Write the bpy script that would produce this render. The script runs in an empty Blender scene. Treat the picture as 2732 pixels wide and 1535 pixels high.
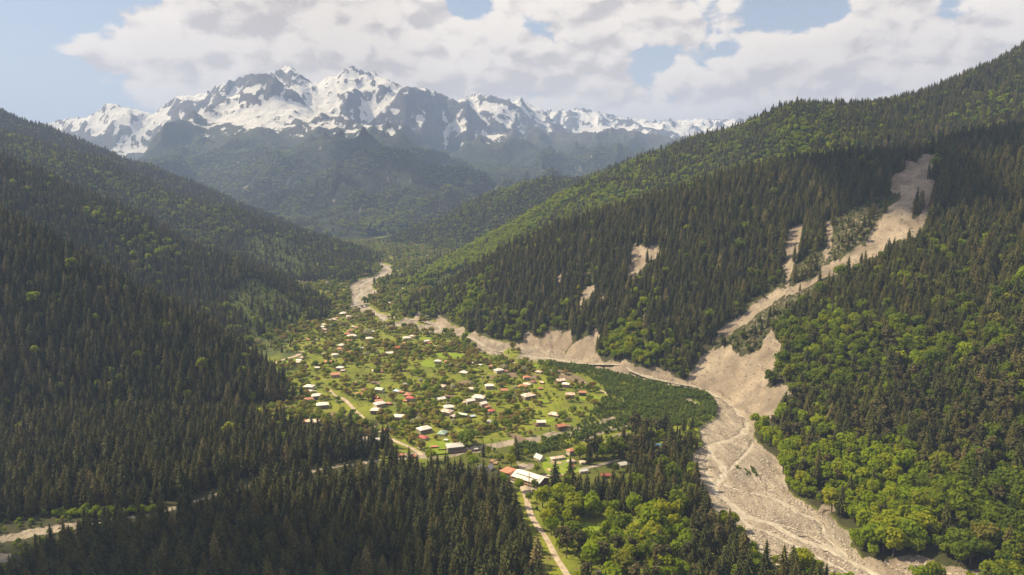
import bpy, bmesh, math, random
import numpy as np
from mathutils import Vector
random.seed(7); RNG = np.random.default_rng(11)
SC = bpy.context.scene
COL = SC.collection
R = math.radians

# ------------------------------------------------------------------ camera
CAMZ, FPX, PITCH, W0, H0 = 280.0, 1846.0, R(8.25), 2732, 1535
cam_d = bpy.data.cameras.new('camera'); cam = bpy.data.objects.new('camera', cam_d); COL.objects.link(cam)
cam.location = (0, 0, CAMZ); cam.rotation_euler = (math.pi/2 - PITCH, 0, 0)
cam_d.sensor_width = 36; cam_d.lens = 36*FPX/W0; cam_d.clip_start = 1; cam_d.clip_end = 60000
SC.camera = cam
SC.view_settings.view_transform = 'Standard'; SC.view_settings.look = 'None'
SC.view_settings.gamma = 1; SC.view_settings.use_curve_mapping = False
SC.view_settings.exposure = 1.15
SC.cycles.use_denoising = True
SC.cycles.max_bounces = 4; SC.cycles.diffuse_bounces = 2; SC.cycles.glossy_bounces = 1
SC.cycles.transmission_bounces = 2; SC.cycles.volume_bounces = 0
SC.cycles.use_fast_gi = False

# ------------------------------------------------------------------ light
SUN_AZ, SUN_EL = R(-74), R(46)                      # azimuth measured from +Y towards +X
sd = Vector((math.sin(SUN_AZ)*math.cos(SUN_EL), math.cos(SUN_AZ)*math.cos(SUN_EL), math.sin(SUN_EL)))
sun_d = bpy.data.lights.new('sun', 'SUN'); sun_d.energy = 5.0; sun_d.angle = R(0.55); sun_d.color = (1.0, 0.81, 0.50)
sun = bpy.data.objects.new('sun', sun_d); COL.objects.link(sun)
sun.rotation_euler = sd.to_track_quat('Z', 'Y').to_euler(); sun.location = (0, 0, 3000)

def ray(px, py):
    r = (px-W0/2)/FPX; u = -(py-H0/2)/FPX
    return np.array([r, math.cos(PITCH)+u*math.sin(PITCH), -math.sin(PITCH)+u*math.cos(PITCH)])

def nd(nt, t, **kw):
    n = nt.nodes.new(t)
    for k, v in kw.items():
        if k.startswith('_'): n.inputs[k[1:]].default_value = v
        else: setattr(n, k, v)
    return n
def math_n(nt, op, a, b=None, c=None, clamp=False):
    n = nt.nodes.new('ShaderNodeMath'); n.operation = op; n.use_clamp = clamp
    for i, v in enumerate((a, b, c)):
        if v is None: continue
        if isinstance(v, (int, float)): n.inputs[i].default_value = v
        else: nt.links.new(v, n.inputs[i])
    return n.outputs[0]
def vmath(nt, op, a, b=None, scale=None):
    n = nt.nodes.new('ShaderNodeVectorMath'); n.operation = op
    for i, v in enumerate((a, b)):
        if v is None: continue
        if isinstance(v, (tuple, list)): n.inputs[i].default_value = v
        else: nt.links.new(v, n.inputs[i])
    if scale is not None: n.inputs['Scale'].default_value = scale
    return n.outputs['Value'] if op in ('DISTANCE', 'DOT_PRODUCT', 'LENGTH') else n.outputs['Vector']
def mixc(nt, f, a, b, mode='MIX'):
    n = nt.nodes.new('ShaderNodeMix'); n.data_type = 'RGBA'; n.blend_type = mode
    for s, v in ((n.inputs['Factor'], f), (n.inputs['A'], a), (n.inputs['B'], b)):
        pass
    ins = [s for s in n.inputs if s.enabled]
    for s, v in zip(ins, (f, a, b)):
        if isinstance(v, (int, float)): s.default_value = v
        elif isinstance(v, (tuple, list)): s.default_value = tuple(v) + ((1,) if len(v) == 3 else ())
        else: nt.links.new(v, s)
    return [o for o in n.outputs if o.enabled][0]
def ramp(nt, f, stops, interp='LINEAR'):
    n = nt.nodes.new('ShaderNodeValToRGB'); n.color_ramp.interpolation = interp
    e = n.color_ramp.elements
    while len(e) < len(stops): e.new(0.5)
    for el, (p, c) in zip(e, stops):
        el.position = p; el.color = tuple(c) + ((1,) if len(c) == 3 else ())
    nt.links.new(f, n.inputs[0]); return n.outputs[0]
def smooth(nt, v, lo, hi):
    n = nt.nodes.new('ShaderNodeMapRange'); n.interpolation_type = 'SMOOTHSTEP'
    nt.links.new(v, n.inputs[0]); n.inputs[1].default_value = lo; n.inputs[2].default_value = hi
    return n.outputs[0]
def noise(nt, vec, scale, detail=5, rough=0.55, out='Fac', dist=0.0):
    n = nt.nodes.new('ShaderNodeTexNoise'); n.inputs['Scale'].default_value = scale
    n.inputs['Detail'].default_value = detail; n.inputs['Roughness'].default_value = rough
    n.inputs['Distortion'].default_value = dist
    if vec is not None: nt.links.new(vec, n.inputs['Vector'])
    return n.outputs[out]

# ------------------------------------------------------------------ sky
world = bpy.data.worlds.new('World'); SC.world = world; world.use_nodes = True
nt = world.node_tree; nt.nodes.clear()
sky = nd(nt, 'ShaderNodeTexSky', sky_type='NISHITA', sun_disc=False)
sky.sun_elevation = SUN_EL; sky.sun_rotation = SUN_AZ % (2*math.pi); sky.altitude = 1200
sky.air_density = 1.2; sky.dust_density = 1.0; sky.ozone_density = 1.0
tc = nd(nt, 'ShaderNodeTexCoord'); D = tc.outputs['Generated']
sep = nd(nt, 'ShaderNodeSeparateXYZ'); nt.links.new(D, sep.inputs[0])
EL = sep.outputs['Z']
flat = vmath(nt, 'MULTIPLY', D, (1, 1, 1.7))
def warped(vec, amt, scale, off):
    w = noise(nt, vmath(nt, 'ADD', vec, off), scale, 4, 0.55, 'Color')
    return vmath(nt, 'ADD', vec, vmath(nt, 'SCALE', vmath(nt, 'SUBTRACT', w, (0.5, 0.5, 0.5)), scale=amt))
Pn = warped(flat, .10, 4.0, (3.1, 7.7, 1.3))
Pf = warped(flat, .035, 22.0, (1.1, 2.7, 9.3))
def dens(off):
    big = noise(nt, vmath(nt, 'ADD', Pn, off), 4.2, 5, 0.5)
    out = math_n(nt, 'MULTIPLY', math_n(nt, 'SUBTRACT', big, .5), 1.0)
    for sc_, am in ((11.0, .20), (27.0, .16)):          # heaped, rounded cumulus heads
        vo = nt.nodes.new('ShaderNodeTexVoronoi'); vo.feature = 'F1'; vo.inputs['Scale'].default_value = sc_
        nt.links.new(vmath(nt, 'ADD', Pf, off), vo.inputs['Vector'])
        out = math_n(nt, 'ADD', out, math_n(nt, 'MULTIPLY', math_n(nt, 'SUBTRACT', .46, vo.outputs['Distance']), am))
    fine = noise(nt, vmath(nt, 'ADD', Pf, off), 50.0, 5, .62)
    return math_n(nt, 'ADD', out, math_n(nt, 'MULTIPLY', math_n(nt, 'SUBTRACT', fine, .5), .17))
d0 = dens((0, 0, 0))
d1 = dens((-0.014, 0.0, 0.026))
def gauss(px, py, rad):
    v = ray(px, py); v = v/np.linalg.norm(v)
    n = vmath(nt, 'DISTANCE', vmath(nt, 'MULTIPLY', D, (1, 1, 1.35)), (float(v[0]), float(v[1]), float(v[2]*1.35)))
    return smooth(nt, n, rad, rad*0.12)
cov = math_n(nt, 'ADD', d0, 0.085)
for px, py, rad, amp in [(-20, 60, .15, -.20), (330, 290, .09, -.10), (300, 120, .11, .10), (20, 280, .16, -.22), (130, -10, .09, -.12), (1250, 10, .04, -.20), (1470, 95, .06, -.12), (1400, 60, .03, -.10), (1740, 150, .05, -.13), (1930, 165, .075, -.16), (2170, 30, .065, -.20),
                         (2540, 25, .045, -.2), (420, 110, .16, .12), (700, 60, .2, .14), (1050, 90, .2, .14), (1400, 200, .12, .10), (1650, 60, .10, .10), (2350, 120, .14, .14), (2650, 150, .16, .16),
                         (520, 100, .05, .03), (1500, 300, .10, .10), (1120, 215, .05, -.06), (2000, 290, .10, .08), (2250, 330, .22, .14), (1700, 340, .16, .12)]:
    cov = math_n(nt, 'ADD', cov, math_n(nt, 'MULTIPLY', gauss(px, py, rad), amp))
alpha = smooth(nt, cov, -0.03, 0.05)
lit = math_n(nt, 'SUBTRACT', d0, d1)
lit = smooth(nt, lit, -0.115, 0.070)
thick = smooth(nt, cov, 0.05, 0.34)
lit2 = math_n(nt, 'SUBTRACT', lit, math_n(nt, 'MULTIPLY', thick, 0.22), clamp=True)
ccol = mixc(nt, lit2, (0.56, 0.49, 0.44), (0.95, 0.84, 0.71))
warm = smooth(nt, EL, 0.22, 0.02)
ccol = mixc(nt, math_n(nt, 'MULTIPLY', warm, 0.6), ccol, (0.78, 0.67, 0.575))
skyc = vmath(nt, 'SCALE', sky.outputs[0], scale=0.085)
skyc = mixc(nt, .42, skyc, (0.56, 0.59, 0.64))
skyc = mixc(nt, smooth(nt, EL, 0.26, 0.0), skyc, mixc(nt, 0.75, skyc, (0.60, 0.60, 0.62)))
final = mixc(nt, alpha, skyc, ccol)
bg = nd(nt, 'ShaderNodeBackground'); nt.links.new(final, bg.inputs[0]); bg.inputs[1].default_value = 0.55
world.cycles.sampling_method = 'MANUAL'; world.cycles.sample_map_resolution = 512
wo = nd(nt, 'ShaderNodeOutputWorld'); nt.links.new(bg.outputs[0], wo.inputs[0])

# ------------------------------------------------------------------ numeric helpers
def _hash(ix, iy, s):
    h = (ix.astype(np.int64)*374761393 + iy.astype(np.int64)*668265263 + s*1442695041) & 0xffffffff
    h = ((h ^ (h >> 13))*1274126177) & 0xffffffff
    return ((h ^ (h >> 16)) & 0xffffff)/float(0xffffff)
def vnoise(x, y, s=0):
    ix = np.floor(x); iy = np.floor(y); fx = x-ix; fy = y-iy
    u = fx*fx*fx*(fx*(fx*6-15)+10); v = fy*fy*fy*(fy*(fy*6-15)+10)
    a = _hash(ix, iy, s); b = _hash(ix+1, iy, s); c = _hash(ix, iy+1, s); d = _hash(ix+1, iy+1, s)
    return (a+(b-a)*u)*(1-v) + (c+(d-c)*u)*v
def fbm(x, y, s=0, octv=5, g=0.5):
    t = np.zeros_like(x); amp = 1.0; n = 0.0
    for i in range(octv):
        t += amp*(vnoise(x, y, s+i*17)*2-1); n += amp; amp *= g
        x, y = 1.97*x*0.8 - 1.97*y*0.6 + 3.7, 1.97*x*0.6 + 1.97*y*0.8 - 1.3
    return t/n
def ridged(x, y, s=0, octv=6, g=0.55):
    t = np.zeros_like(x); amp = 1.0; n = 0.0; w = np.ones_like(x)
    for i in range(octv):
        v = 1-np.abs(vnoise(x, y, s+i*31)*2-1); v = v*v*w
        t += amp*v; n += amp; amp *= g; w = np.clip(v*1.6, 0, 1)
        x, y = 2.03*x*0.8 - 2.03*y*0.6 + 1.7, 2.03*x*0.6 + 2.03*y*0.8 - 4.3
    return t/n
def sstep(v, a, b):
    t = np.clip((v-a)/(b-a), 0, 1); return t*t*(3-2*t)
def pip(px, py, poly):
    poly = np.asarray(poly, float); ins = np.zeros(px.shape, bool)
    x0, y0 = poly.min(0); x1, y1 = poly.max(0)
    sel = np.where((px >= x0) & (px <= x1) & (py >= y0) & (py <= y1))
    if len(sel[0]) == 0: return ins
    X = px[sel]; Y = py[sel]; r = np.zeros(X.shape, bool)
    n = len(poly)
    for i in range(n):
        xa, ya = poly[i]; xb, yb = poly[(i+1) % n]
        if ya == yb: continue
        r ^= ((ya > Y) != (yb > Y)) & (X < (xb-xa)*(Y-ya)/(yb-ya)+xa)
    ins[sel] = r
    return ins
def seg_dist(x, y, pts):
    d = np.full(x.shape, 1e9)
    for (xa, ya), (xb, yb) in zip(pts[:-1], pts[1:]):
        dx, dy = xb-xa, yb-ya; L = dx*dx+dy*dy + 1e-9
        t = np.clip(((x-xa)*dx+(y-ya)*dy)/L, 0, 1)
        d = np.minimum(d, np.hypot(x-xa-t*dx, y-ya-t*dy))
    return d
def project(x, y, z):
    dz = z-CAMZ
    f = y*math.cos(PITCH) - dz*math.sin(PITCH); u = y*math.sin(PITCH) + dz*math.cos(PITCH)
    return W0/2 + FPX*x/f, H0/2 - FPX*u/f
def at(px, py, z=0.0):
    d = ray(px, py); t = (z-CAMZ)/d[2]
    return np.array([d[0]*t, d[1]*t, z])
def atY(px, py, Y):
    d = ray(px, py); t = Y/d[1]
    return np.array([d[0]*t, Y, CAMZ+d[2]*t])
def Z(ox, oy, s, pts):
    return [(ox+x*s, oy+y*s) for x, y in pts]
def zA(p): return Z(700, 780, .23292, p)       # village, far half
def zB(p): return Z(1200, 850, .27174, p)      # village, river side
def zC(p): return Z(1000, 1040, .13587, p)
def zD(p): return Z(800, 1080, .13587, p)
def zE(p): return Z(1250, 1180, .13587, p)     # sawmill
def zF(p): return Z(900, 640, .13587, p)       # upstream hamlet
def zG(p): return Z(1500, 1380, .11646, p)
def zH(p): return Z(1400, 1150, .28416, p)
def zJ(p): return Z(2050, 1200, .26475, p)
def zK(p): return Z(2050, 380, .29019, p)      # landslide
def zL(p): return Z(1750, 800, .38121, p)      # scree
def zM(p): return Z(1300, 200, .5559, p)
def zN(p): return Z(1900, 1300, .23292, p)
def zO(p): return Z(1850, 1150, .15552, p)

# ------------------------------------------------------------------ terrain control points  (pixel, pixel, distance)
CP = []                                          # x, y, z, tag
def far_y(tag, Y): return 3500+(Y-3500)*1.6 if tag[0] == 'M' and Y > 3500 else Y
def resample(line, step=70):
    out = [line[0]]
    for a, b in zip(line[:-1], line[1:]):
        n = max(1, int(math.hypot(b[0]-a[0], b[1]-a[1])/step))
        for i in range(1, n+1):
            t = i/n; out.append(tuple(a[k]+(b[k]-a[k])*t for k in range(3)))
    return out
def crest(tag, line, tree=15, back=0.12, drop=0.5, step=70):
    for px, py, Y in resample(line, step):
        Y = far_y(tag, Y); p = atY(px, py, Y); CP.append((p[0], p[1], p[2]-tree, tag))
        if back:
            Y2 = Y*(1+back); CP.append((p[0]*(1+back), Y2, p[2]-tree-back*Y*drop, tag))
def pts(tag, line, tree=0, step=None):
    for px, py, Y in (resample(line, step) if step else line):
        Y = far_y(tag, Y); p = atY(px, py, Y); CP.append((p[0], p[1], p[2]-tree, tag))
def foot(tag, line, z=0.0, under=None):
    for px, py in line:
        p = at(px, py, z); CP.append((p[0], p[1], z, tag))
        if under:
            CP.append((p[0]+under[0], p[1]+under[1], z-under[2], tag))

crest('L1', [(-500, 330, 1150), (-250, 470, 1090), (0, 578, 1050), (106, 615, 1040), (212, 679, 1030), (318, 732, 1010), (424, 785, 1000), (530, 838, 985), (594, 880, 975), (679, 944, 960), (743, 997, 945), (796, 1052, 930)])
foot('L1', [(-700, 1150), (-350, 1145), (0, 1135), (150, 1128), (300, 1120), (420, 1115), (500, 1110), (650, 1092), (740, 1080), (810, 1066)], 0, (25, -70, 30))
crest('L2', [(-400, 215, 1800), (-200, 310, 1750), (0, 402, 1700), (101, 453, 1690), (303, 539, 1670), (454, 612, 1650), (540, 648, 1640), (640, 684, 1640), (757, 738, 1640), (830, 772, 1645), (885, 803, 1650)])
foot('L2', [(935, 818), (900, 838), (860, 856), (800, 890), (755, 935), (730, 975), (700, 1000)], 0, (70, -20, 25))
pts('L2', [(300, 700, 1450), (500, 780, 1400), (640, 850, 1300)], 10)
crest('L3', [(-400, 240, 2800), (-200, 290, 2750), (0, 345, 2700), (151, 388, 2700), (283, 428, 2680), (404, 472, 2650), (505, 520, 2620), (656, 566, 2600), (757, 596, 2650), (858, 622, 2750), (934, 650, 2850), (1010, 674, 2900), (1050, 684, 2900)])
foot('L3', [(936, 800), (932, 775), (945, 752), (985, 738), (1012, 722), (1005, 705), (1020, 692)], 0, (70, 0, 20))
pts('L3', [(500, 640, 2250), (650, 690, 2150), (780, 730, 2050), (860, 760, 1980), (700, 640, 2350), (850, 690, 2350)], 8)
crest('L4', [(-300, 150, 3400), (-120, 215, 3400), (0, 289, 3400), (30, 306, 3400), (126, 337, 3400), (202, 372, 3400), (283, 402, 3380), (404, 440, 3350), (505, 478, 3330), (600, 518, 3300), (700, 558, 3280), (800, 600, 3250), (880, 640, 3250)])
R2C = [(3300, 215, 1000), (3000, 268, 1080), (2732, 322, 1150), (2578, 344, 1200), (2467, 378, 1230), (2356, 394, 1260), (2134, 422, 1300), (1995, 444, 1350), (1939, 472, 1370), (1800, 511, 1400), (1661, 544, 1440), (1467, 592, 1500), (1350, 650, 1540), (1260, 700, 1570), (1170, 762, 1600), (1080, 806, 1640)]
crest('R2', R2C)
RB = [(1065, 838), (1110, 846), (1180, 858), (1250, 888), (1330, 910), (1390, 915), (1450, 928), (1500, 937), (1550, 962), (1608, 981), (1703, 1003), (1770, 1016), (1825, 1027), (1895, 1040), (1979, 1097), (2012, 1132), (2020, 1165), (2040, 1190), (2085, 1230), (2100, 1280), (2125, 1318), (2160, 1334), (2235, 1385), (2275, 1420), (2290, 1470), (2340, 1510), (2420, 1550), (2560, 1640), (2760, 1800)]
foot('R2', RB, 0, (-45, -45, 30))
pts('R2', [(2732, 1400, 489), (2732, 1150, 575), (2732, 900, 694), (2732, 600, 927), (2732, 450, 1050), (2450, 1300, 570), (2400, 1100, 680), (2400, 900, 790), (2500, 700, 900), (2250, 1050, 760), (2300, 1250, 610), (2100, 940, 880), (3100, 1300, 480), (3100, 900, 640), (3100, 600, 820)], 8)
pts('R2', [(2180, 560, 1180), (2000, 640, 1170), (2050, 780, 1030), (1900, 700, 1150), (1900, 850, 1040), (1800, 620, 1260), (1750, 800, 1110), (1600, 700, 1270), (1550, 820, 1180), (1400, 740, 1380), (1350, 830, 1290), (1230, 800, 1450)], 8)
crest('R3', [(3200, -60, 1900), (2950, 30, 1950), (2732, 132, 2000), (2640, 165, 2020), (2546, 201, 2040), (2472, 239, 2060), (2360, 262, 2100), (2228, 281, 2130), (2132, 279, 2150), (2080, 290, 2180), (2016, 318, 2200), (1910, 352, 2260), (1804, 382, 2330), (1676, 424, 2380), (1640, 450, 2390), (1591, 478, 2400), (1507, 522, 2440), (1379, 586, 2500), (1300, 625, 2550), (1252, 652, 2600), (1215, 682, 2600)])
foot('R3', [(1190, 700), (1150, 735), (1120, 770), (1090, 800), (1075, 815)], 0, (-60, 0, 10))
pts('R3', [(1500, 600, 2000), (1700, 520, 1950), (1900, 470, 1900), (2200, 400, 1800), (2500, 350, 1700), (1300, 680, 2050), (1200, 740, 1950)], 8)
crest('R4', [(2000, 380, 3250), (1800, 405, 3280), (1650, 436, 3300), (1600, 452, 3300), (1550, 467, 3320), (1467, 468, 3350), (1400, 484, 3380), (1300, 518, 3420), (1225, 552, 3450), (1150, 588, 3480), (1080, 618, 3500), (1030, 640, 3520)])
foot('R4', [(1015, 660), (1060, 665), (1120, 672), (1180, 676)], 0, (-40, 0, 15))
# the range behind
SKY = [(-200, 350, 8800), (0, 335, 8800), (127, 331, 8800), (175, 316, 8800), (233, 313, 8800), (265, 294, 8800), (284, 277, 8800), (302, 276, 8800), (329, 286, 8750), (361, 292, 8700), (408, 305, 8500), (440, 281, 8300), (472, 256, 8200), (520, 255, 8200), (562, 241, 8150), (583, 225, 8100), (631, 212, 8050), (668, 195, 8000), (711, 203, 8000), (742, 186, 8000), (774, 174, 8000), (795, 194, 8000), (827, 217, 8050), (848, 223, 8100), (875, 204, 8150), (896, 204, 8150), (917, 186, 8200), (941, 176, 8200), (960, 188, 8200), (997, 194, 8200), (1029, 209, 8250), (1066, 228, 8300), (1092, 233, 8300), (1140, 236, 8400), (1193, 260, 8500), (1225, 268, 8600), (1241, 257, 8700), (1273, 252, 8800), (1310, 255, 8850), (1366, 270, 8900), (1392, 265, 9000), (1430, 289, 9200)]
crest('MS', SKY, 0, 0.12, 0.75, 45)
MXL = [(1430, 296, 11000), (1498, 294, 11000), (1557, 289, 11200), (1620, 305, 11200), (1663, 313, 11300), (1748, 324, 12000), (1864, 318, 12500), (2013, 318, 12500), (2300, 330, 12500), (2800, 350, 12500)]
crest('MX', MXL, 0, 0.1, 0.5)
crest('MS', [(706, 233, 7000), (662, 262, 6900), (611, 281, 6800), (560, 305, 6650), (513, 332, 6500), (472, 348, 6400), (418, 386, 6200), (372, 411, 6000), (300, 440, 5800), (150, 470, 5700)], 0, 0.06, 0.75, 50)
crest('MS', [(757, 261, 6900), (806, 275, 6900), (866, 305, 6800), (907, 313, 6800), (975, 321, 6900), (1050, 343, 7000), (1135, 356, 7100), (1250, 348, 7400), (1359, 334, 7700), (1464, 341, 7900), (1534, 362, 8000), (1621, 378, 8000), (1750, 400, 8000)], 0, 0.05, 0.5, 60)
pts('MS', [(757, 205, 7700), (735, 218, 7350), (640, 238, 7600), (850, 258, 7600), (941, 225, 7900), (950, 278, 7500), (1100, 300, 7700), (1250, 308, 8100), (1310, 300, 8300), (490, 292, 7700), (284, 345, 8000), (250, 385, 7700), (350, 400, 7400), (160, 360, 8000)])
pts('MF', [(690, 300, 6300), (665, 330, 6000), (649, 354, 5800), (700, 370, 5650), (757, 387, 5500), (812, 419, 5200), (850, 440, 5000), (880, 457, 4800), (915, 494, 4450), (960, 545, 4100), (1000, 600, 3800)])
pts('MF', [(560, 400, 5700), (500, 420, 5500), (450, 480, 5000), (600, 450, 5050), (600, 560, 4400), (700, 480, 4950), (750, 560, 4250), (850, 600, 3950), (800, 640, 3700), (920, 640, 3650), (300, 520, 5000), (0, 450, 5200)])
pts('MF', [(880, 415, 5600), (890, 470, 5000), (930, 520, 4500), (965, 585, 4000)])
crest('MF', [(922, 386, 5500), (985, 384, 5300), (1024, 390, 5200), (1066, 404, 5100), (1146, 430, 5000), (1289, 456, 4900), (1394, 477, 4800), (1500, 500, 4700), (1650, 520, 4600)], 8, 0.08, 0.4)
pts('MF', [(1010, 445, 4800), (1060, 480, 4550), (1100, 520, 4250), (1200, 500, 4450), (1050, 600, 3750), (1150, 580, 3950), (1300, 540, 4200), (1020, 640, 3600)])
pts('MR', [(1000, 352, 6200), (1080, 385, 5900), (1150, 405, 5900), (1250, 380, 6600), (1300, 420, 6100), (1450, 400, 6800), (1450, 440, 5900), (1600, 420, 6600), (1600, 460, 5600), (1800, 430, 6500)])
CPX = np.array([c[:3] for c in CP]); CPT = [c[3] for c in CP]
TAGS = sorted(set(CPT)); CTI = np.array([TAGS.index(t) for t in CPT])
ca = CPX[:, 0]/CPX[:, 1]; cb = np.log(CPX[:, 1]); cq = CPX[:, 2]/CPX[:, 1]
n = len(CPX)
K = np.sqrt((ca[:, None]-ca)**2+(cb[:, None]-cb)**2)
A = np.zeros((n+3, n+3)); A[:n, :n] = K - np.eye(n)*2e-4; A[:n, n] = 1; A[:n, n+1] = ca; A[:n, n+2] = cb; A[n:, :n] = A[:n, n:].T
sol = np.linalg.solve(A, np.concatenate([cq, np.zeros(3)]))

NC, NR = 760, 900
AA = np.linspace(-0.98, 0.98, NC); BB = np.linspace(math.log(330), math.log(20500), NR)
ga, gb = np.meshgrid(AA, BB)
gy = np.exp(gb); gx = ga*gy
q = sol[n] + sol[n+1]*ga + sol[n+2]*gb
near = np.full(ga.shape, 1e9); tagi = np.zeros(ga.shape, int)
for i in range(n):
    r = np.sqrt((ga-ca[i])**2+(gb-cb[i])**2)
    q += sol[i]*r
    m = r < near; near[m] = r[m]; tagi[m] = CTI[i]
hill = q*gy
isM = np.isin(tagi, [TAGS.index(t) for t in ('MS', 'MX', 'MF', 'MR')])
wM = sstep(gy, 3500, 4300)
# relief: gullies and shoulders on the hills, sharper ridges on the range
hn = 9*fbm(gx/180, gy/180, 3, 5) + 16*(ridged(gx/420+5, gy/420, 9, 4)-0.45)
hn *= np.clip(gy/1300, .45, 1.5)
hi = sstep(hill, 650, 1900)
mr = ridged(gx/1900+2.3, gy/1900+.7, 21, 7, .56)-0.42
mr2 = ridged(gx/600+8.3, gy/700+.7, 23, 6, .6)-0.42
mn = (170+290*hi)*mr + (55+210*hi)*mr2 + (15+40*hi)*fbm(gx/160, gy/160, 33, 5, .62)
mn += 420*(1-hi)*(ridged(gx/800+1.1, gy/1300+3.7, 27, 6, .55)-.42)
hill = hill + hn*(1-wM) + mn*wM*sstep(hill, 10, 350)
# bring the range's skyline to where it stands
def skyline_fix(hill, line, b0, b1, a_lo, a_hi):
    want = np.array([(atY(*p)[0]/p[2], (atY(*p)[2]-CAMZ)/p[2]) for p in line]); b0, b1 = far_y('M', b0), far_y('M', b1)
    rows = (BB > math.log(b0)) & (BB < math.log(b1)); ta = ((hill-CAMZ)/gy)[rows]
    have = ta.max(0); k = np.ones(5)/5; have_s = np.convolve(np.pad(have, 2, mode='edge'), k, 'valid')
    w_ = np.interp(AA, want[:, 0], want[:, 1]); d = np.where((AA > a_lo) & (AA < a_hi), w_-have_s, 0)
    ed = sstep(AA, a_lo, a_lo+.04)*(1-sstep(AA, a_hi-.03, a_hi))
    wt = sstep(gb, math.log(b0*.86), math.log(b0*1.08))*(1-sstep(gb, math.log(b1), math.log(b1*1.15)))
    return hill + (d*ed)[None, :]*gy*wt
hill = skyline_fix(hill, SKY, 7300, 9800, -.80, .05)
hill = skyline_fix(hill, MXL, 10300, 13500, .02, .85)
floor = 0.6*fbm(gx/60, gy/60, 44, 4) + 0.0*gy
gz = np.maximum(floor, hill)
wsm = 5.0; gz = np.where(np.abs(hill-floor) < wsm, 0.5*(hill+floor)+0.25*((hill-floor)**2/wsm+wsm), gz)
isfloor = hill < floor+1.0
gpx, gpy = project(gx, gy, gz)
# front-most surface as seen from the camera's side of the valley
tan_el = (gz-CAMZ)/gy
runmax = np.maximum.accumulate(tan_el, axis=0)
visible = tan_el >= runmax-0.003

# ------------------------------------------------------------------ what covers the ground where
jx = gpx + 5*fbm(gx/9, gy/9, 61, 3)*np.clip(900/gy, .3, 1.5)
jy = gpy + 3*fbm(gx/9+40, gy/9, 62, 3)*np.clip(900/gy, .3, 1.5)
RIVER = [(1003, 691), (1012, 705), (1020, 720), (1008, 730), (995, 738), (960, 745), (932, 762), (940, 785), (932, 792), (935, 810), (936, 822), (960, 830), (980, 838), (1010, 841), (1014, 855), (1033, 868), (1073, 871), (1119, 878), (1126, 886), (1212, 892), (1243, 906), (1258, 920), (1281, 937), (1341, 950), (1390, 956), (1439, 964), (1499, 970), (1567, 980), (1656, 997), (1697, 1012), (1760, 1022), (1825, 1038), (1880, 1047), (1914, 1082), (1912, 1113), (1880, 1128), (1864, 1143), (1876, 1189), (1841, 1219), (1864, 1276), (1883, 1341), (1926, 1377), (1954, 1397), (1974, 1434), (1997, 1471), (2025, 1490), (2132, 1515), (2250, 1570), (2500, 1750), (2760, 1800),
         (2560, 1640), (2420, 1550), (2360, 1525), (2296, 1486), (2272, 1452), (2270, 1412), (2235, 1399), (2222, 1374), (2188, 1364), (2156, 1340), (2116, 1325), (2093, 1280), (2085, 1238), (2070, 1215), (2032, 1189), (2012, 1162), (2012, 1132), (1979, 1099), (1930, 1062), (1895, 1042), (1825, 1028), (1770, 1016), (1703, 1003), (1648, 987), (1608, 981), (1545, 962), (1499, 938), (1439, 929), (1387, 915), (1330, 911), (1281, 894), (1236, 888), (1196, 876), (1173, 858), (1142, 855), (1096, 848), (1054, 846), (1049, 841), (1017, 836), (991, 822), (981, 815), (970, 808), (976, 799), (995, 794), (1022, 788), (1009, 784), (1011, 777), (991, 768), (1000, 751), (1029, 740), (1044, 730), (1048, 723), (1044, 717), (1054, 710), (1020, 703)]
ISLANDS = [[(1341, 940), (1352, 930), (1370, 928), (1388, 938), (1388, 950), (1365, 955)], zA([(1410, 330), (1440, 290), (1510, 300), (1600, 270), (1600, 320), (1520, 340), (1440, 355)]), zA([(1765, 340), (1800, 325), (1870, 355), (1870, 370), (1790, 365)])]
DRY = [(-120, 1462), (0, 1440), (120, 1418), (280, 1390), (420, 1368), (540, 1330), (690, 1290), (760, 1270), (880, 1248), (1000, 1230), (1110, 1214), (1200, 1210), (1300, 1192), (1400, 1177), (1455, 1166), (1530, 1145), (1610, 1125), (1680, 1108)]
dryw = np.array([p[:2] for p in (at(*c) for c in DRY)])
dry_d = seg_dist(gx, gy, dryw) + 4*fbm(gx/25, gy/25, 71, 3)
gravel = pip(jx, jy, RIVER) & (gy < 3300)
for isl in ISLANDS: gravel &= ~pip(jx, jy, isl)
dry_t = sstep(gx, -330, -60)
drym = (dry_d < 2.3 + 6*(gpx > 1060)*(gpx < 1480) + 1.2*(gpx < 250)) & (gpx < 1700) & (gy < 1200)
streaks = [zB([(1460, 1040), (1470, 1000), (1600, 950), (1620, 985), (1490, 1060)]), zB([(1560, 1100), (1800, 1010), (1930, 920), (1960, 925), (1830, 1030), (1620, 1110)]), zB([(1950, 1050), (2100, 1025), (2050, 1060)]),
           zB([(1150, 1130), (1300, 1090), (1320, 1105), (1180, 1160)]), zB([(1520, 1180), (1650, 1130), (1780, 1120), (1760, 1190), (1600, 1220), (1500, 1210)]), zB([(2260, 770), (2350, 790), (2480, 850), (2440, 850), (2340, 820)]), zB([(2200, 940), (2260, 935), (2240, 965)]),
           zB([(1270, 1200), (1450, 1130), (1600, 1060), (1610, 1080), (1460, 1150), (1290, 1215)]), zE([(900, 330), (1020, 420), (1250, 400), (1340, 470), (1180, 540), (1000, 520), (960, 420)]), [(-20, 1480), (34, 1476), (28, 1496), (-20, 1508)], [(-100, 1432), (0, 1430), (70, 1416), (140, 1404), (210, 1394), (215, 1402), (120, 1426), (60, 1440), (0, 1448), (-100, 1460)]]
drystreak = np.zeros(ga.shape, bool)
for s in streaks: drystreak |= pip(jx, jy, s)
drystreak &= isfloor
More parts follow.
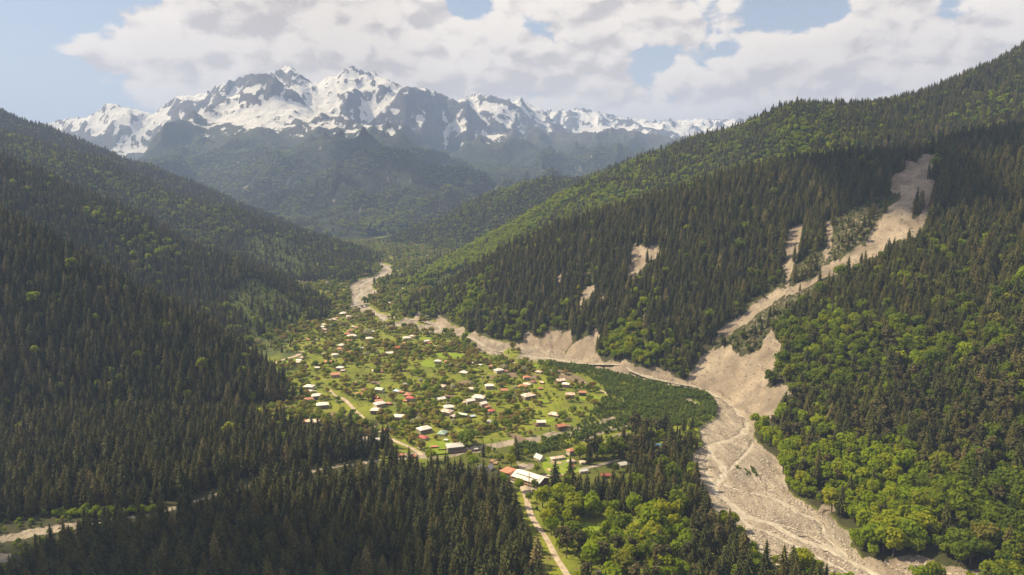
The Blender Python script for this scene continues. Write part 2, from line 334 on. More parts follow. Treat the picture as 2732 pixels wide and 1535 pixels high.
SCARS = [zK([(1410, 85), (1480, 100), (1545, 70), (1530, 200), (1495, 300), (1530, 400), (1520, 500), (1480, 600), (1460, 720), (1400, 830), (1330, 860), (1200, 890), (1130, 930), (1070, 1000), (960, 1050), (830, 1110), (690, 1180), (610, 1220), (480, 1260), (300, 1340), (100, 1447), (0, 1447), (180, 1345), (330, 1285), (450, 1215), (560, 1130), (640, 1060), (760, 1010), (880, 950), (940, 860), (1000, 720), (1090, 600), (1200, 520), (1250, 450), (1170, 480), (1090, 380), (1140, 300), (1240, 260), (1250, 170), (1330, 90), (1340, 210)]),
         zK([(200, 780), (310, 760), (300, 900), (280, 980), (250, 1100), (210, 1230), (180, 1340), (120, 1400), (60, 1440), (0, 1447), (150, 1330), (150, 1200), (130, 1100), (105, 1060), (150, 1000), (100, 900), (160, 930), (200, 870)]),
         zK([(520, 760), (570, 700), (610, 800), (560, 900), (575, 960), (540, 1080), (480, 1190), (460, 1190), (530, 1060), (490, 1010), (545, 950), (530, 850)]),
         zM([(1440, 1040), (1360, 1095), (1250, 1175), (1180, 1225), (1100, 1262), (1095, 1235), (1170, 1180), (1250, 1130), (1330, 1070), (1400, 1030)]),
         zL([(190, 600), (240, 520), (290, 420), (340, 370), (440, 350), (510, 330), (560, 340), (590, 400), (660, 360), (740, 330), (760, 270), (830, 180), (830, 280), (880, 360), (870, 440), (850, 470), (790, 540), (740, 600), (800, 610), (870, 580), (1000, 640), (900, 680), (870, 750), (800, 840), (740, 890), (690, 890), (620, 820), (560, 780), (440, 690), (360, 660), (260, 640)]),
         zB([(690, 270), (720, 180), (800, 150), (880, 200), (990, 110), (1080, 170), (1180, 130), (1230, 200), (1120, 360), (900, 330)]),
         zB([(1120, 370), (1250, 230), (1400, 130), (1450, 200), (1430, 300), (1500, 400), (1600, 430), (1740, 400), (1800, 470), (1900, 480), (2000, 460), (2150, 500), (2200, 560), (2320, 600), (2330, 690), (2100, 640), (1850, 600), (1600, 520), (1250, 440)]),
         zA([(1740, 300), (1780, 210), (1860, 310)]), zA([(1970, 330), (2040, 260), (2100, 300), (2140, 340), (2190, 440), (2080, 420)]), zA([(2170, 440), (2300, 380), (2330, 490)]), zA([(2390, 500), (2450, 420), (2510, 520)]), zB([(30, 90), (60, 60), (130, 130), (60, 150)]), zB([(210, 160), (260, 120), (300, 190)]),
         zM([(690, 810), (760, 820), (830, 800), (850, 790), (810, 880), (740, 930), (690, 1000), (655, 980), (690, 900)]), zM([(460, 1020), (515, 990), (510, 1040), (470, 1090), (440, 1130), (430, 1110), (455, 1080)]), zM([(325, 985), (358, 945), (352, 1005)]), zM([(478, 925), (500, 902), (508, 952)]), zM([(543, 1065), (567, 1038), (562, 1092), (545, 1088)]), zM([(2355, 330), (2392, 318), (2382, 365)]), zM([(30, 1182), (95, 1125), (70, 1160), (15, 1195)]), zM([(280, 1255), (320, 1225), (380, 1240), (430, 1262)]), zM([(490, 1235), (520, 1225), (540, 1262), (480, 1262)]),
         zM([(1800, 430), (1812, 405), (1820, 440)]), zM([(2470, 370), (2485, 350), (2492, 390)]), zM([(712, 545), (735, 540), (745, 590), (728, 580)]),
         zJ([(930, 1110), (1060, 1090), (1250, 1110), (1400, 1060), (1560, 1070), (1700, 1130), (1800, 1150), (2000, 1180), (2300, 1170), (2330, 1230), (2300, 1330), (1250, 1330)]), zJ([(500, 640), (560, 600), (600, 540), (660, 500), (660, 640), (600, 660)])]
HOLES = [zK([(1370, 490), (1420, 520), (1410, 620), (1350, 700), (1310, 700), (1340, 600)]), zK([(1320, 140), (1400, 110), (1350, 210)]), zK([(1480, 280), (1450, 320), (1490, 360)]), zL([(590, 400), (680, 355), (740, 350), (660, 300), (580, 330)])]
scar = np.zeros(ga.shape, bool)
sx_ = jx + 13*fbm(gx/16, gy/16, 65, 4)*np.clip(900/gy, .5, 1.3); sy_ = jy + 10*fbm(gx/16+30, gy/16, 66, 4)*np.clip(900/gy, .5, 1.3)
for s in SCARS: scar |= pip(sx_, sy_, s)
for s in HOLES: scar &= ~pip(jx, jy, s)
scar &= visible & (gy < 2400)
rbank = isfloor & (gpx > 1925) & (gpy > 1095) & ~gravel
SPARSE = [zK([(620, 700), (1000, 520), (1180, 500), (1060, 640), (960, 780), (900, 940), (640, 1080), (480, 1200), (250, 1290), (260, 1100), (480, 1000), (600, 880)]), zK([(1250, 700), (1470, 700), (1390, 840), (1260, 880)]),
          zM([(1250, 1080), (1440, 1010), (1700, 960), (1560, 1060), (1400, 1200), (1330, 1258), (1200, 1258)]), zL([(340, 370), (250, 330), (330, 300), (430, 250), (560, 230), (600, 300), (740, 130), (830, 180), (760, 280), (700, 340), (600, 400), (520, 330)])]
sparse = np.zeros(ga.shape, bool)
for s in SPARSE: sparse |= pip(jx, jy, s)
sparse &= visible & (gy < 1500) & ~isfloor
CLEAR = [[(640, 640), (700, 622), (760, 640), (830, 680), (850, 720), (800, 745), (720, 720), (660, 690)], [(600, 780), (680, 740), (760, 790), (820, 830), (790, 890), (740, 950), (690, 960), (640, 870)], zF([(1820, 780), (2200, 660), (2576, 520), (2576, 640), (2250, 800), (2000, 920), (1880, 880)]), zA([(170, 800), (250, 640), (440, 700), (480, 900), (330, 900)])]
clear = np.zeros(ga.shape, bool)
for s in CLEAR: clear |= pip(jx, jy, s)
clear &= visible & (gy < 2600)

STREAMS = [
 ([(1030, 712), (1036, 722), (1020, 735), (985, 750), (960, 765), (965, 780), (950, 795), (948, 812), (968, 825), (995, 833), (1012, 845), (1035, 858), (1070, 861), (1105, 853), (1140, 860), (1166, 869), (1180, 880), (1200, 889), (1236, 896), (1266, 907), (1300, 929), (1345, 942), (1396, 951), (1472, 956), (1526, 967), (1580, 977), (1662, 992), (1689, 1003), (1770, 1021), (1852, 1036), (1892, 1048), (1922, 1063), (1963, 1092), (1992, 1124), (1988, 1152), (1950, 1175), (1902, 1185), (1893, 1212), (1920, 1233), (1933, 1252), (1927, 1275), (1905, 1297), (1916, 1318), (1950, 1343), (1984, 1377), (2063, 1396), (2110, 1426), (2156, 1446), (2214, 1470), (2273, 1500), (2342, 1535), (2430, 1590), (2540, 1680)], 6.0, 'milky main channel of the braided river'),
 ([(1930, 1292), (1963, 1305), (1990, 1312), (2030, 1320), (2070, 1333), (2098, 1347), (2138, 1372), (2175, 1383), (2196, 1405), (2203, 1430), (2236, 1463), (2261, 1490)], 3.4, 'narrow side channel of the river below the bare trees'),
 ([(1950, 1343), (1965, 1370), (1985, 1392), (2010, 1408), (2050, 1420), (2090, 1440), (2130, 1460), (2190, 1490), (2250, 1520), (2330, 1570)], 3.2, 'thin river braid closest to the wooded bank'),
 ([(1988, 1152), (2010, 1175), (1996, 1205), (1975, 1225), (1950, 1250), (1933, 1270)], 2.2, 'short river braid above the gravel bar'),
 ([(2063, 1396), (2095, 1400), (2140, 1418), (2180, 1440), (2225, 1466)], 2.2, 'small river braid between the lower channels'),
 ([(1893, 1212), (1880, 1235), (1888, 1265), (1905, 1297)], 2.4, 'river braid hugging the log jam')]
chan = np.zeros(ga.shape)
for sp_, w_, l_ in STREAMS:
    lw = [tuple(at(px, py, -2.8)[:2]) for px, py in sp_]
    rs = np.where(gravel.any(1))[0]; r0, r1 = rs[0], rs[-1]+1
    dd = seg_dist(gx[r0:r1], gy[r0:r1], lw); chan[r0:r1] = np.maximum(chan[r0:r1], np.exp(-(dd/(w_*.62))**2))
gravel_any = (gravel & (isfloor | (gz < 4))) | drym | drystreak
riverm = gravel & (isfloor | (gz < 4))
# the river has cut into the valley floor
gz = gz - riverm*(2.4 + 0.8*fbm(gx/9, gy/26, 81, 4) + 0.5*fbm(gx/4, gy/7, 84, 3) + 1.5*chan) - (drym & isfloor)*0.8
# rills and broken ground on bare slopes
rill = ridged(gx/16, gy/60, 91, 4) - .4
gz = gz - (scar & ~isfloor)*(2.5 + 6.5*rill*np.clip(gy/900, .6, 1.6) + 1.2*fbm(gx/8, gy/8, 92, 3))
def blur(m, k=1):
    m = m.astype(float)
    for _ in range(k):
        p = np.pad(m, 1, mode='edge')
        m = (p[:-2, 1:-1]+p[2:, 1:-1]+p[1:-1, :-2]+p[1:-1, 2:]+2*p[1:-1, 1:-1])/6
    return m
scar_s = blur(scar, 1); scar_t = scar_s.copy(); gravel_s = blur(gravel_any, 1); clear_s = blur(clear, 5); scar_s = np.maximum(scar_s, .40*blur(sparse, 4))
# slope and snow on the range
dzdx = np.gradient(gz, axis=1)/np.gradient(gx, axis=1)
dxb = np.gradient(gy, axis=0); dzdy = np.gradient(gz, axis=0)/dxb - dzdx*np.gradient(gx, axis=0)/dxb
slope = np.hypot(dzdx, dzdy)
snowline = 960 + 190*fbm(gx/900, gy/900, 95, 4) - 150*sstep(gx/gy, -.25, -.55) + 330*sstep(gx/gy, -.06, .06)*(gy < 14000)
gzb = blur(gz, 5); conc = np.clip((gzb-gz)/22, -1, 1)
snow = np.clip((gz-snowline)/420, -1.2, .62) - 0.95*np.maximum(slope-0.55, 0) + 0.55*fbm(gx/310, gy/310, 97, 5, .62) + .55*conc - .35*np.clip(ridged(gx/110, gy/430, 99, 4)-.5, 0, 1)
snow = np.clip(snow*0.66+.50, 0, 1)*wM*(gz > 550)

def interp(arr, x, y):
    fa = np.clip((x/y-AA[0])/(AA[1]-AA[0]), 0, NC-1.001); fb = np.clip((np.log(y)-BB[0])/(BB[1]-BB[0]), 0, NR-1.001)
    i = fa.astype(int); j = fb.astype(int); u = fa-i; v = fb-j
    return (arr[j, i]*(1-u)+arr[j, i+1]*u)*(1-v) + (arr[j+1, i]*(1-u)+arr[j+1, i+1]*u)*v
def gi(arr, x, y):
    fa = np.clip(np.rint((x/y-AA[0])/(AA[1]-AA[0])), 0, NC-1).astype(int); fb = np.clip(np.rint((np.log(y)-BB[0])/(BB[1]-BB[0])), 0, NR-1).astype(int)
    return arr[fb, fa]
def ground_z(x, y): return float(interp(gz, np.array([float(x)]), np.array([float(y)]))[0])
def on_ground(px, py, dz=0.0):
    z = 0.0
    for _ in range(4):
        p = at(px, py, z+dz); z = ground_z(p[0], max(p[1], 340))
        z = min(z, 60)
    return np.array([p[0], p[1], z])

# ------------------------------------------------------------------ materials
def material(name):
    m = bpy.data.materials.new(name); m.use_nodes = True; nt = m.node_tree
    b = nt.nodes['Principled BSDF']; b.inputs['Roughness'].default_value = 0.9
    b.inputs['Specular IOR Level'].default_value = 0.15
    return m, nt, b
def bump(nt, b, h, strength=0.5, dist=1.0):
    n = nt.nodes.new('ShaderNodeBump'); n.inputs['Strength'].default_value = strength; n.inputs['Distance'].default_value = dist
    nt.links.new(h, n.inputs['Height']); nt.links.new(n.outputs[0], b.inputs['Normal'])
def attr(nt, name):
    n = nt.nodes.new('ShaderNodeAttribute'); n.attribute_name = name; return n.outputs['Fac']
def pos(nt): return nt.nodes.new('ShaderNodeNewGeometry').outputs['Position']

def earth_colour(nt, P):
    a = ramp(nt, noise(nt, P, 0.03, 6, .6), [(0.3, (.135, .112, .092)), (.48, (.215, .18, .145)), (.62, (.285, .242, .195)), (.8, (.35, .30, .245))])
    s = noise(nt, P, 0.35, 4, .65)
    rl = noise(nt, vmath(nt, 'MULTIPLY', P, (1.0, .25, .6)), .14, 5, .65)
    a = mixc(nt, smooth(nt, rl, .56, .66), a, (.15, .125, .105))
    return mixc(nt, smooth(nt, s, .54, .70), a, (.16, .135, .11))
def gravel_colour(nt, P):
    st = vmath(nt, 'MULTIPLY', P, (1.0, 0.35, 1.0))
    a = ramp(nt, noise(nt, st, 0.06, 7, .62), [(0.28, (.14, .12, .10)), (.46, (.225, .195, .16)), (.60, (.31, .27, .22)), (.8, (.40, .35, .28))])
    ln = noise(nt, vmath(nt, 'MULTIPLY', P, (1.0, 0.22, 1.0)), 0.09, 5, .6)
    ln = math_n(nt, 'ABSOLUTE', math_n(nt, 'SUBTRACT', ln, .5))
    a = mixc(nt, smooth(nt, ln, .022, .004), a, (.12, .10, .085))
    s = noise(nt, P, 0.7, 4, .7)
    a = mixc(nt, smooth(nt, s, .50, .72), a, (.17, .15, .135))
    return mixc(nt, smooth(nt, noise(nt, P, 1.1, 3, .6), .60, .74), a, (.46, .41, .35))
m_ground, nt, b = material('ground')
P = pos(nt)
grass = ramp(nt, noise(nt, P, 0.016, 5, .6), [(.30, (.08, .105, .014)), (.45, (.125, .155, .016)), (.58, (.175, .20, .020)), (.72, (.15, .145, .035))])
grass = mixc(nt, smooth(nt, noise(nt, P, 0.09, 6, .68), .50, .66), grass, (.14, .12, .045))
grass = mixc(nt, smooth(nt, noise(nt, vmath(nt, 'ADD', P, (91, 17, 0)), 0.14, 5, .7), .54, .68), grass, (.055, .085, .016))
litter = ramp(nt, noise(nt, P, 0.05, 5, .6), [(.3, (.028, .028, .014)), (.6, (.045, .050, .018)), (.8, (.06, .06, .026))])
c = mixc(nt, attr(nt, 'wood'), grass, litter)  # forest litter; at the sawmill it half covers the grass as painted shade
meadow = ramp(nt, noise(nt, P, 0.02, 6, .65), [(.3, (.05, .068, .018)), (.55, (.07, .09, .025)), (.75, (.10, .10, .04))])
c = mixc(nt, attr(nt, 'open'), c, meadow)
edge = math_n(nt, 'ADD', attr(nt, 'bare'), math_n(nt, 'MULTIPLY', math_n(nt, 'SUBTRACT', noise(nt, P, .25, 4, .6), .5), .7))
c = mixc(nt, smooth(nt, edge, .38, .58), c, earth_colour(nt, P))
edge = math_n(nt, 'ADD', attr(nt, 'gravel'), math_n(nt, 'MULTIPLY', math_n(nt, 'SUBTRACT', noise(nt, P, .35, 4, .6), .5), .6))
c = mixc(nt, smooth(nt, edge, .40, .58), c, gravel_colour(nt, P))
nt.links.new(c, b.inputs['Base Color'])
bump(nt, b, noise(nt, P, 0.6, 6, .7), .8, 1.6)
m_mtn, nt, b = material('mountain')
P = pos(nt); sp = nt.nodes.new('ShaderNodeSeparateXYZ'); nt.links.new(P, sp.inputs[0])
rock = ramp(nt, noise(nt, vmath(nt, 'MULTIPLY', P, (1, 1, 2.5)), 0.006, 9, .65), [(.3, (.035, .035, .042)), (.5, (.075, .072, .078)), (.7, (.135, .12, .115))])
wood = ramp(nt, noise(nt, P, 0.012, 8, .7), [(.35, (.010, .018, .010)), (.5, (.019, .031, .013)), (.62, (.036, .053, .016)), (.75, (.06, .078, .025))])
scr = smooth(nt, noise(nt, vmath(nt, 'MULTIPLY', P, (1, .6, .35)), 0.0085, 7, .6), .615, .66)
wood = mixc(nt, math_n(nt, 'MULTIPLY', scr, attr(nt, 'scree')), wood, (.23, .20, .17))
tl = math_n(nt, 'ADD', sp.outputs['Z'], math_n(nt, 'MULTIPLY', math_n(nt, 'SUBTRACT', noise(nt, P, .0025, 7, .6), .5), 600))
alp = ramp(nt, noise(nt, P, 0.004, 7, .6), [(.3, (.028, .036, .016)), (.6, (.05, .058, .024)), (.8, (.085, .08, .05))])
c = mixc(nt, smooth(nt, tl, 700, 880), wood, alp)
c = mixc(nt, smooth(nt, tl, 860, 1100), c, rock)
sn = attr(nt, 'snow')
for v_, s_, d_, a_ in ((vmath(nt, 'MULTIPLY', P, (1, 1, 1.6)), .009, 9, .65), (vmath(nt, 'MULTIPLY', P, (1, .18, .35)), .027, 6, .65), (P, .045, 4, .25)):
    sn = math_n(nt, 'ADD', sn, math_n(nt, 'MULTIPLY', math_n(nt, 'SUBTRACT', noise(nt, v_, s_, d_, .66), .5), a_))
snf = smooth(nt, sn, .45, .55)
c = mixc(nt, snf, c, (.70, .71, .74))
nt.links.new(c, b.inputs['Base Color'])
hb = math_n(nt, 'ADD', math_n(nt, 'MULTIPLY', noise(nt, P, .014, 9, .74), 1.0), math_n(nt, 'MULTIPLY', snf, .05))
bump(nt, b, hb, 1.0, 75.0)

# ------------------------------------------------------------------ terrain objects
def tag(o, label, cat, group=None, kind=None):
    o['label'] = label; o['category'] = cat
    if group: o['group'] = group
    if kind: o['kind'] = kind
    return o
def mesh_obj(name, verts, faces, mats, parent=None, smooth_=False, mi=None):
    me = bpy.data.meshes.new(name); me.from_pydata([tuple(v) for v in verts], [], [tuple(f) for f in faces])
    for m in (mats if isinstance(mats, (list, tuple)) else [mats]): me.materials.append(m)
    if smooth_: me.polygons.foreach_set('use_smooth', [True]*len(me.polygons))
    if mi is not None: me.polygons.foreach_set('material_index', mi)
    o = bpy.data.objects.new(name, me); COL.objects.link(o)
    if parent is not None: o.parent = parent
    return o
V = np.stack([gx, gy, gz], -1).reshape(-1, 3)
idx = np.arange(NR*NC).reshape(NR, NC)
quads = np.stack([idx[:-1, :-1], idx[:-1, 1:], idx[1:, 1:], idx[1:, :-1]], -1).reshape(-1, 4)
def cell(a): return a[:-1, :-1].reshape(-1)
part = np.where(isfloor, 100, tagi); part = np.where(isfloor & isM & (gy > 3700), tagi, part)
part = np.where(riverm, 101, part)
part = cell(part)
ATT = {'wood': None, 'open': clear_s, 'bare': scar_s, 'gravel': gravel_s, 'snow': snow, 'scree': sstep(gy, 3600, 4300)*(1-sstep(gz, 620, 780))*sstep(gz, 60, 160)}
INFO = {100: ('valley_floor', 'green valley floor of meadows and gardens between the wooded slopes', 'ground', 'g'),
        101: ('river_bed', 'wide pale gravel river bed winding through the valley', 'river bed', 'g'),
        'L1': ('hill', 'dark wooded hill on the village side, nearest spur above the spruce flat', 'hill', 'g'),
        'L2': ('hill', 'second wooded spur above the far end of the village', 'hill', 'g'),
        'L3': ('hill', 'long hazy wooded spur with a pale clearing ending at the upper river', 'hill', 'g'),
        'L4': ('hill', 'farthest blue wooded ridge on the village side with rocky tip', 'hill', 'g'),
        'R2': ('hill', 'steep dark wooded hill torn by the big landslide across the river', 'hill', 'g'),
        'R3': ('hill', 'high sunlit wooded ridge rising behind the landslide hill', 'hill', 'g'),
        'R4': ('hill', 'low hazy green ridge closing the valley in front of the mountains', 'hill', 'g'),
        'MF': ('mountain', 'blue forested mountain front with shadowed ridge below the snow peaks', 'mountain', 'm'),
        'MR': ('mountain', 'hazy green mountain flank below the snow fields beyond the dark ridge', 'mountain', 'm'),
        'MS': ('mountain', 'jagged rocky mountain range covered with snow fields', 'mountain', 'm'),
        'MX': ('mountain', 'farthest pale snow crest low on the horizon', 'mountain', 'm')}
ATT['wood'] = .55*blur(isfloor & (gpy > 1185) & (gpx > 1150) & (gpy < 1300), 3) + blur(rbank | ((~isfloor) & (gy < 4200)) | (isfloor & (gpx < 1010) & (gpy > 1120)) | (isfloor & (gpy > 1250) & (gpx < 1440-.3*(1535-gpy))), 1)  # first term paints cloud shade, with a darker green, into the sawmill grass
def build_terrain():
    for key, (name, label, cat, k) in INFO.items():
        code = key if isinstance(key, int) else TAGS.index(key)
        f = quads[part == code]
        if len(f) == 0: continue
        used, inv = np.unique(f, return_inverse=True); f = inv.reshape(-1, 4)
        me = bpy.data.meshes.new(name)
        me.vertices.add(len(used)); me.vertices.foreach_set('co', V[used].astype(np.float32).ravel())
        me.loops.add(f.size); me.loops.foreach_set('vertex_index', f.ravel().astype(np.int32))
        me.polygons.add(len(f)); me.polygons.foreach_set('loop_start', np.arange(0, f.size, 4, dtype=np.int32))
        me.polygons.foreach_set('use_smooth', np.ones(len(f), bool))
        me.update(calc_edges=True); me.validate()
        for an, arr in ATT.items():
            if (k == 'm') != (an in ('snow', 'scree')): continue
            at_ = me.attributes.new(an, 'FLOAT', 'POINT'); at_.data.foreach_set('value', arr.reshape(-1)[used].astype(np.float32))
        me.materials.append(m_ground if k == 'g' else m_mtn)
        o = bpy.data.objects.new(name, me); COL.objects.link(o)
        tag(o, label, cat, kind='structure')
build_terrain()

# ------------------------------------------------------------------ haze
def haze(density=6.4e-5):
    m = bpy.data.materials.new('haze'); m.use_nodes = True; nt = m.node_tree
    nt.nodes.clear()
    out = nt.nodes.new('ShaderNodeOutputMaterial'); v = nt.nodes.new('ShaderNodeVolumePrincipled')
    v.inputs['Color'].default_value = (.40, .565, 1.0, 1); v.inputs['Density'].default_value = density
    v.inputs['Anisotropy'].default_value = 0.05
    nt.links.new(v.outputs[0], out.inputs['Volume'])
    x, y0, y1, z0, z1 = 20600, -600, 21000, float(gz.min())-10, max(float(gz.max())+60, 400)
    vs = [(sx*x, y, z) for z in (z0, z1) for y in (y0, y1) for sx in (-1, 1)]
    o = mesh_obj('haze', vs, [(0, 2, 3, 1), (4, 5, 7, 6), (0, 1, 5, 4), (2, 6, 7, 3), (0, 4, 6, 2), (1, 3, 7, 5)], m)
    tag(o, 'thin blue haze filling the valley towards the mountains', 'haze', kind='stuff')
haze()

# ------------------------------------------------------------------ roads, tracks, streams
def flat_mat(name, col1, col2, scale=.15, rough=.95, bumpd=.1):
    m, nt, b = material(name); P = pos(nt)
    nt.links.new(mixc(nt, smooth(nt, noise(nt, P, scale, 6, .65), .35, .68), col1, col2), b.inputs['Base Color'])
    b.inputs['Roughness'].default_value = rough; bump(nt, b, noise(nt, P, scale*6, 4, .6), .5, bumpd)
    return m
m_dirt = flat_mat('dirt_road', (.27, .215, .165), (.42, .36, .29))
m_grey = flat_mat('gravel_road', (.20, .18, .16), (.33, .29, .25))
m_plough = flat_mat('ploughed_soil', (.115, .085, .065), (.19, .145, .11), .3, .98, .3)
m_water, ntw, bw = material('silty_water'); Pw = pos(ntw)
ntw.links.new(ramp(ntw, noise(ntw, vmath(ntw, 'MULTIPLY', Pw, (1, .4, 1)), .25, 5, .6), [(.35, (.25, .225, .19)), (.55, (.35, .315, .265)), (.75, (.52, .48, .42))]), bw.inputs['Base Color'])
bw.inputs['Roughness'].default_value = .38; bw.inputs['Specular IOR Level'].default_value = .4
bump(ntw, bw, noise(ntw, Pw, .9, 4, .6), .8, .25)

def catmull(pts, n=8):
    P = [np.array(p, float) for p in pts]; P = [2*P[0]-P[1]] + P + [2*P[-1]-P[-2]]; out = []
    for i in range(1, len(P)-2):
        for k in range(n):
            t = k/n
            out.append(.5*((2*P[i])+(-P[i-1]+P[i+1])*t+(2*P[i-1]-5*P[i]+4*P[i+1]-P[i+2])*t*t+(-P[i-1]+3*P[i]-3*P[i+1]+P[i+2])*t**3))
    out.append(P[-2]); return np.array(out)
ROADLINES = []
def ribbon(name, pix, width, mat, label, cat, lift=.25, wj=.15, base=None, cross=6, road=True, level=False):
    w = np.array([at(px, py, -2.5 if base == 'river' else 0.0)[:2] for px, py in pix])
    c = catmull(w, 10); keep = [c[0]]
    for p in c[1:]:
        if np.hypot(*(p-keep[-1])) > 1.6: keep.append(p)
    c = np.array(keep)
    t = np.gradient(c, axis=0); t /= np.linalg.norm(t, axis=1)[:, None]+1e-9; nrm = np.stack([-t[:, 1], t[:, 0]], 1)
    s = np.arange(len(c))*.17; wid = width*(1+wj*2*(vnoise(s, s*0+3.3, 5)-.5)+wj*1.5*(vnoise(s*3, s*0+9.3, 6)-.5))
    rows = [c + nrm*(wid*(k/cross-.5))[:, None] for k in range(cross+1)]
    XY = np.stack(rows, 1); xs, ys = XY[..., 0].ravel(), XY[..., 1].ravel()
    ys = np.maximum(ys, 335)
    z = interp(gz, xs, ys)
    if level:
        zz = interp(gz, c[:, 0], np.maximum(c[:, 1], 335)); zc = np.convolve(np.pad(zz, 7, mode='edge'), np.ones(15)/15, 'valid')
        z = np.repeat(zc[:, None], cross+1, 1).ravel() + .62
    vs = np.stack([xs, ys, z+lift], 1); fs = []
    for i in range(len(c)-1):
        for k in range(cross):
            a = i*(cross+1)+k; fs.append((a, a+1, a+cross+2, a+cross+1))
    o = mesh_obj(name, vs, fs, mat, smooth_=True); tag(o, label, cat, kind='structure')
    if road: ROADLINES.append((c, width))
    return o
ribbon('dirt_road', [(1363, 1281), (1386, 1293), (1404, 1330), (1411, 1360), (1424, 1390), (1457, 1437), (1485, 1491), (1514, 1537), (1560, 1620)], 5.0, m_dirt, 'pale dirt road running past the sawmill towards the bottom edge', 'road')
ribbon('dirt_road', [(879, 1041), (893, 1055), (917, 1066), (933, 1080), (948, 1097), (963, 1110), (982, 1126), (1010, 1150), (1050, 1175), (1090, 1192), (1112, 1204), (1130, 1215)], 4.6, m_dirt, 'dusty village lane leading down to the dry stream bed', 'road')
ribbon('dirt_road', [(735, 970), (745, 964), (765, 957), (786, 952), (800, 945), (806, 938)], 8.0, m_dirt, 'pale road bend below the hillside at the edge of the village', 'road')
ribbon('dirt_road', [(1430, 1275), (1447, 1271), (1467, 1269), (1508, 1262), (1535, 1256), (1576, 1247), (1610, 1239), (1650, 1228)], 5.0, m_grey, 'grey track through the sawmill yard', 'road')
ribbon('dirt_road', [(1349, 957), (1362, 962), (1374, 970), (1398, 974)], 4.0, m_dirt, 'short curved track at the river edge of the village', 'road')
ribbon('dirt_road', [(1480, 990), (1510, 1003), (1567, 1024), (1600, 1040), (1625, 1055)], 3.5, m_dirt, 'field track between brown plots beside the scrub', 'road')
ribbon('dirt_road', [(1133, 752), (1136, 742), (1139, 733), (1146, 729), (1152, 731)], 9.0, m_dirt, 'bright road piece in the upstream hamlet', 'road')
ribbon('dirt_road', [(978, 811), (1000, 807), (1016, 803), (1040, 798), (1056, 793), (1069, 784)], 6.0, m_dirt, 'track leaving the far bridge', 'road')
plz = zE([(770, 690), (950, 750), (1230, 880), (1220, 1010), (1100, 980), (1000, 830), (860, 790)])

for sp_, w_, l_ in STREAMS: ribbon('stream', sp_, w_*1.5, m_water, l_, 'river', 0, .8, 'river', road=False, level=True)

FIELDS = [(zA([(1190, 1015), (1290, 1022), (1355, 1040), (1340, 1062), (1270, 1050)]), 'brown ploughed strip between orchards in the middle of the village'), (zA([(2190, 1075), (2250, 1030), (2330, 1013), (2440, 1030), (2430, 1055), (2350, 1080), (2260, 1092)]), 'round dark ploughed field in the middle of the village'),
          (zD([(420, 200), (590, 150), (740, 165), (890, 165), (880, 225), (700, 250), (480, 240)]), 'brown field beside the lane above the spruces'), (zB([(370, 558), (500, 565), (495, 600), (420, 605)]), 'small brown plot upstream of the round field'), (zB([(520, 555), (640, 530), (660, 590), (590, 580), (530, 590)]), 'brown plot behind the walnut tree'),
          (zB([(770, 560), (880, 560), (870, 590), (830, 600), (790, 585)]), 'brown plot behind the rust roofed pair'), (zB([(1050, 510), (1110, 510), (1190, 535), (1180, 545), (1090, 545), (1050, 530)]), 'upper brown plot next to the scrub'), (zB([(1050, 565), (1120, 560), (1250, 600), (1330, 640), (1240, 630), (1130, 600), (1040, 590)]), 'long brown plot along the field track'), (zB([(1160, 545), (1230, 555), (1340, 615), (1320, 622), (1200, 575)]), 'narrow brown strip between track and scrub'),
          (zB([(590, 1130), (680, 1150), (770, 1190), (740, 1205), (660, 1200), (600, 1160)]), 'bare plot near the dry stream bed'), (zB([(470, 1090), (540, 1082), (560, 1095), (500, 1105)]), 'small bare patch above the dry stream bed'), (zC([(2080, 520), (2180, 500), (2260, 540), (2180, 560)]), 'bare garden behind the grey shed'), (zB([(650, 405), (720, 405), (725, 430), (680, 430)]), 'small brown plot next to the river track')]
FIELDPOLY = []
m_lawn = flat_mat('meadow_grass', (.115, .175, .014), (.165, .215, .02), .1)
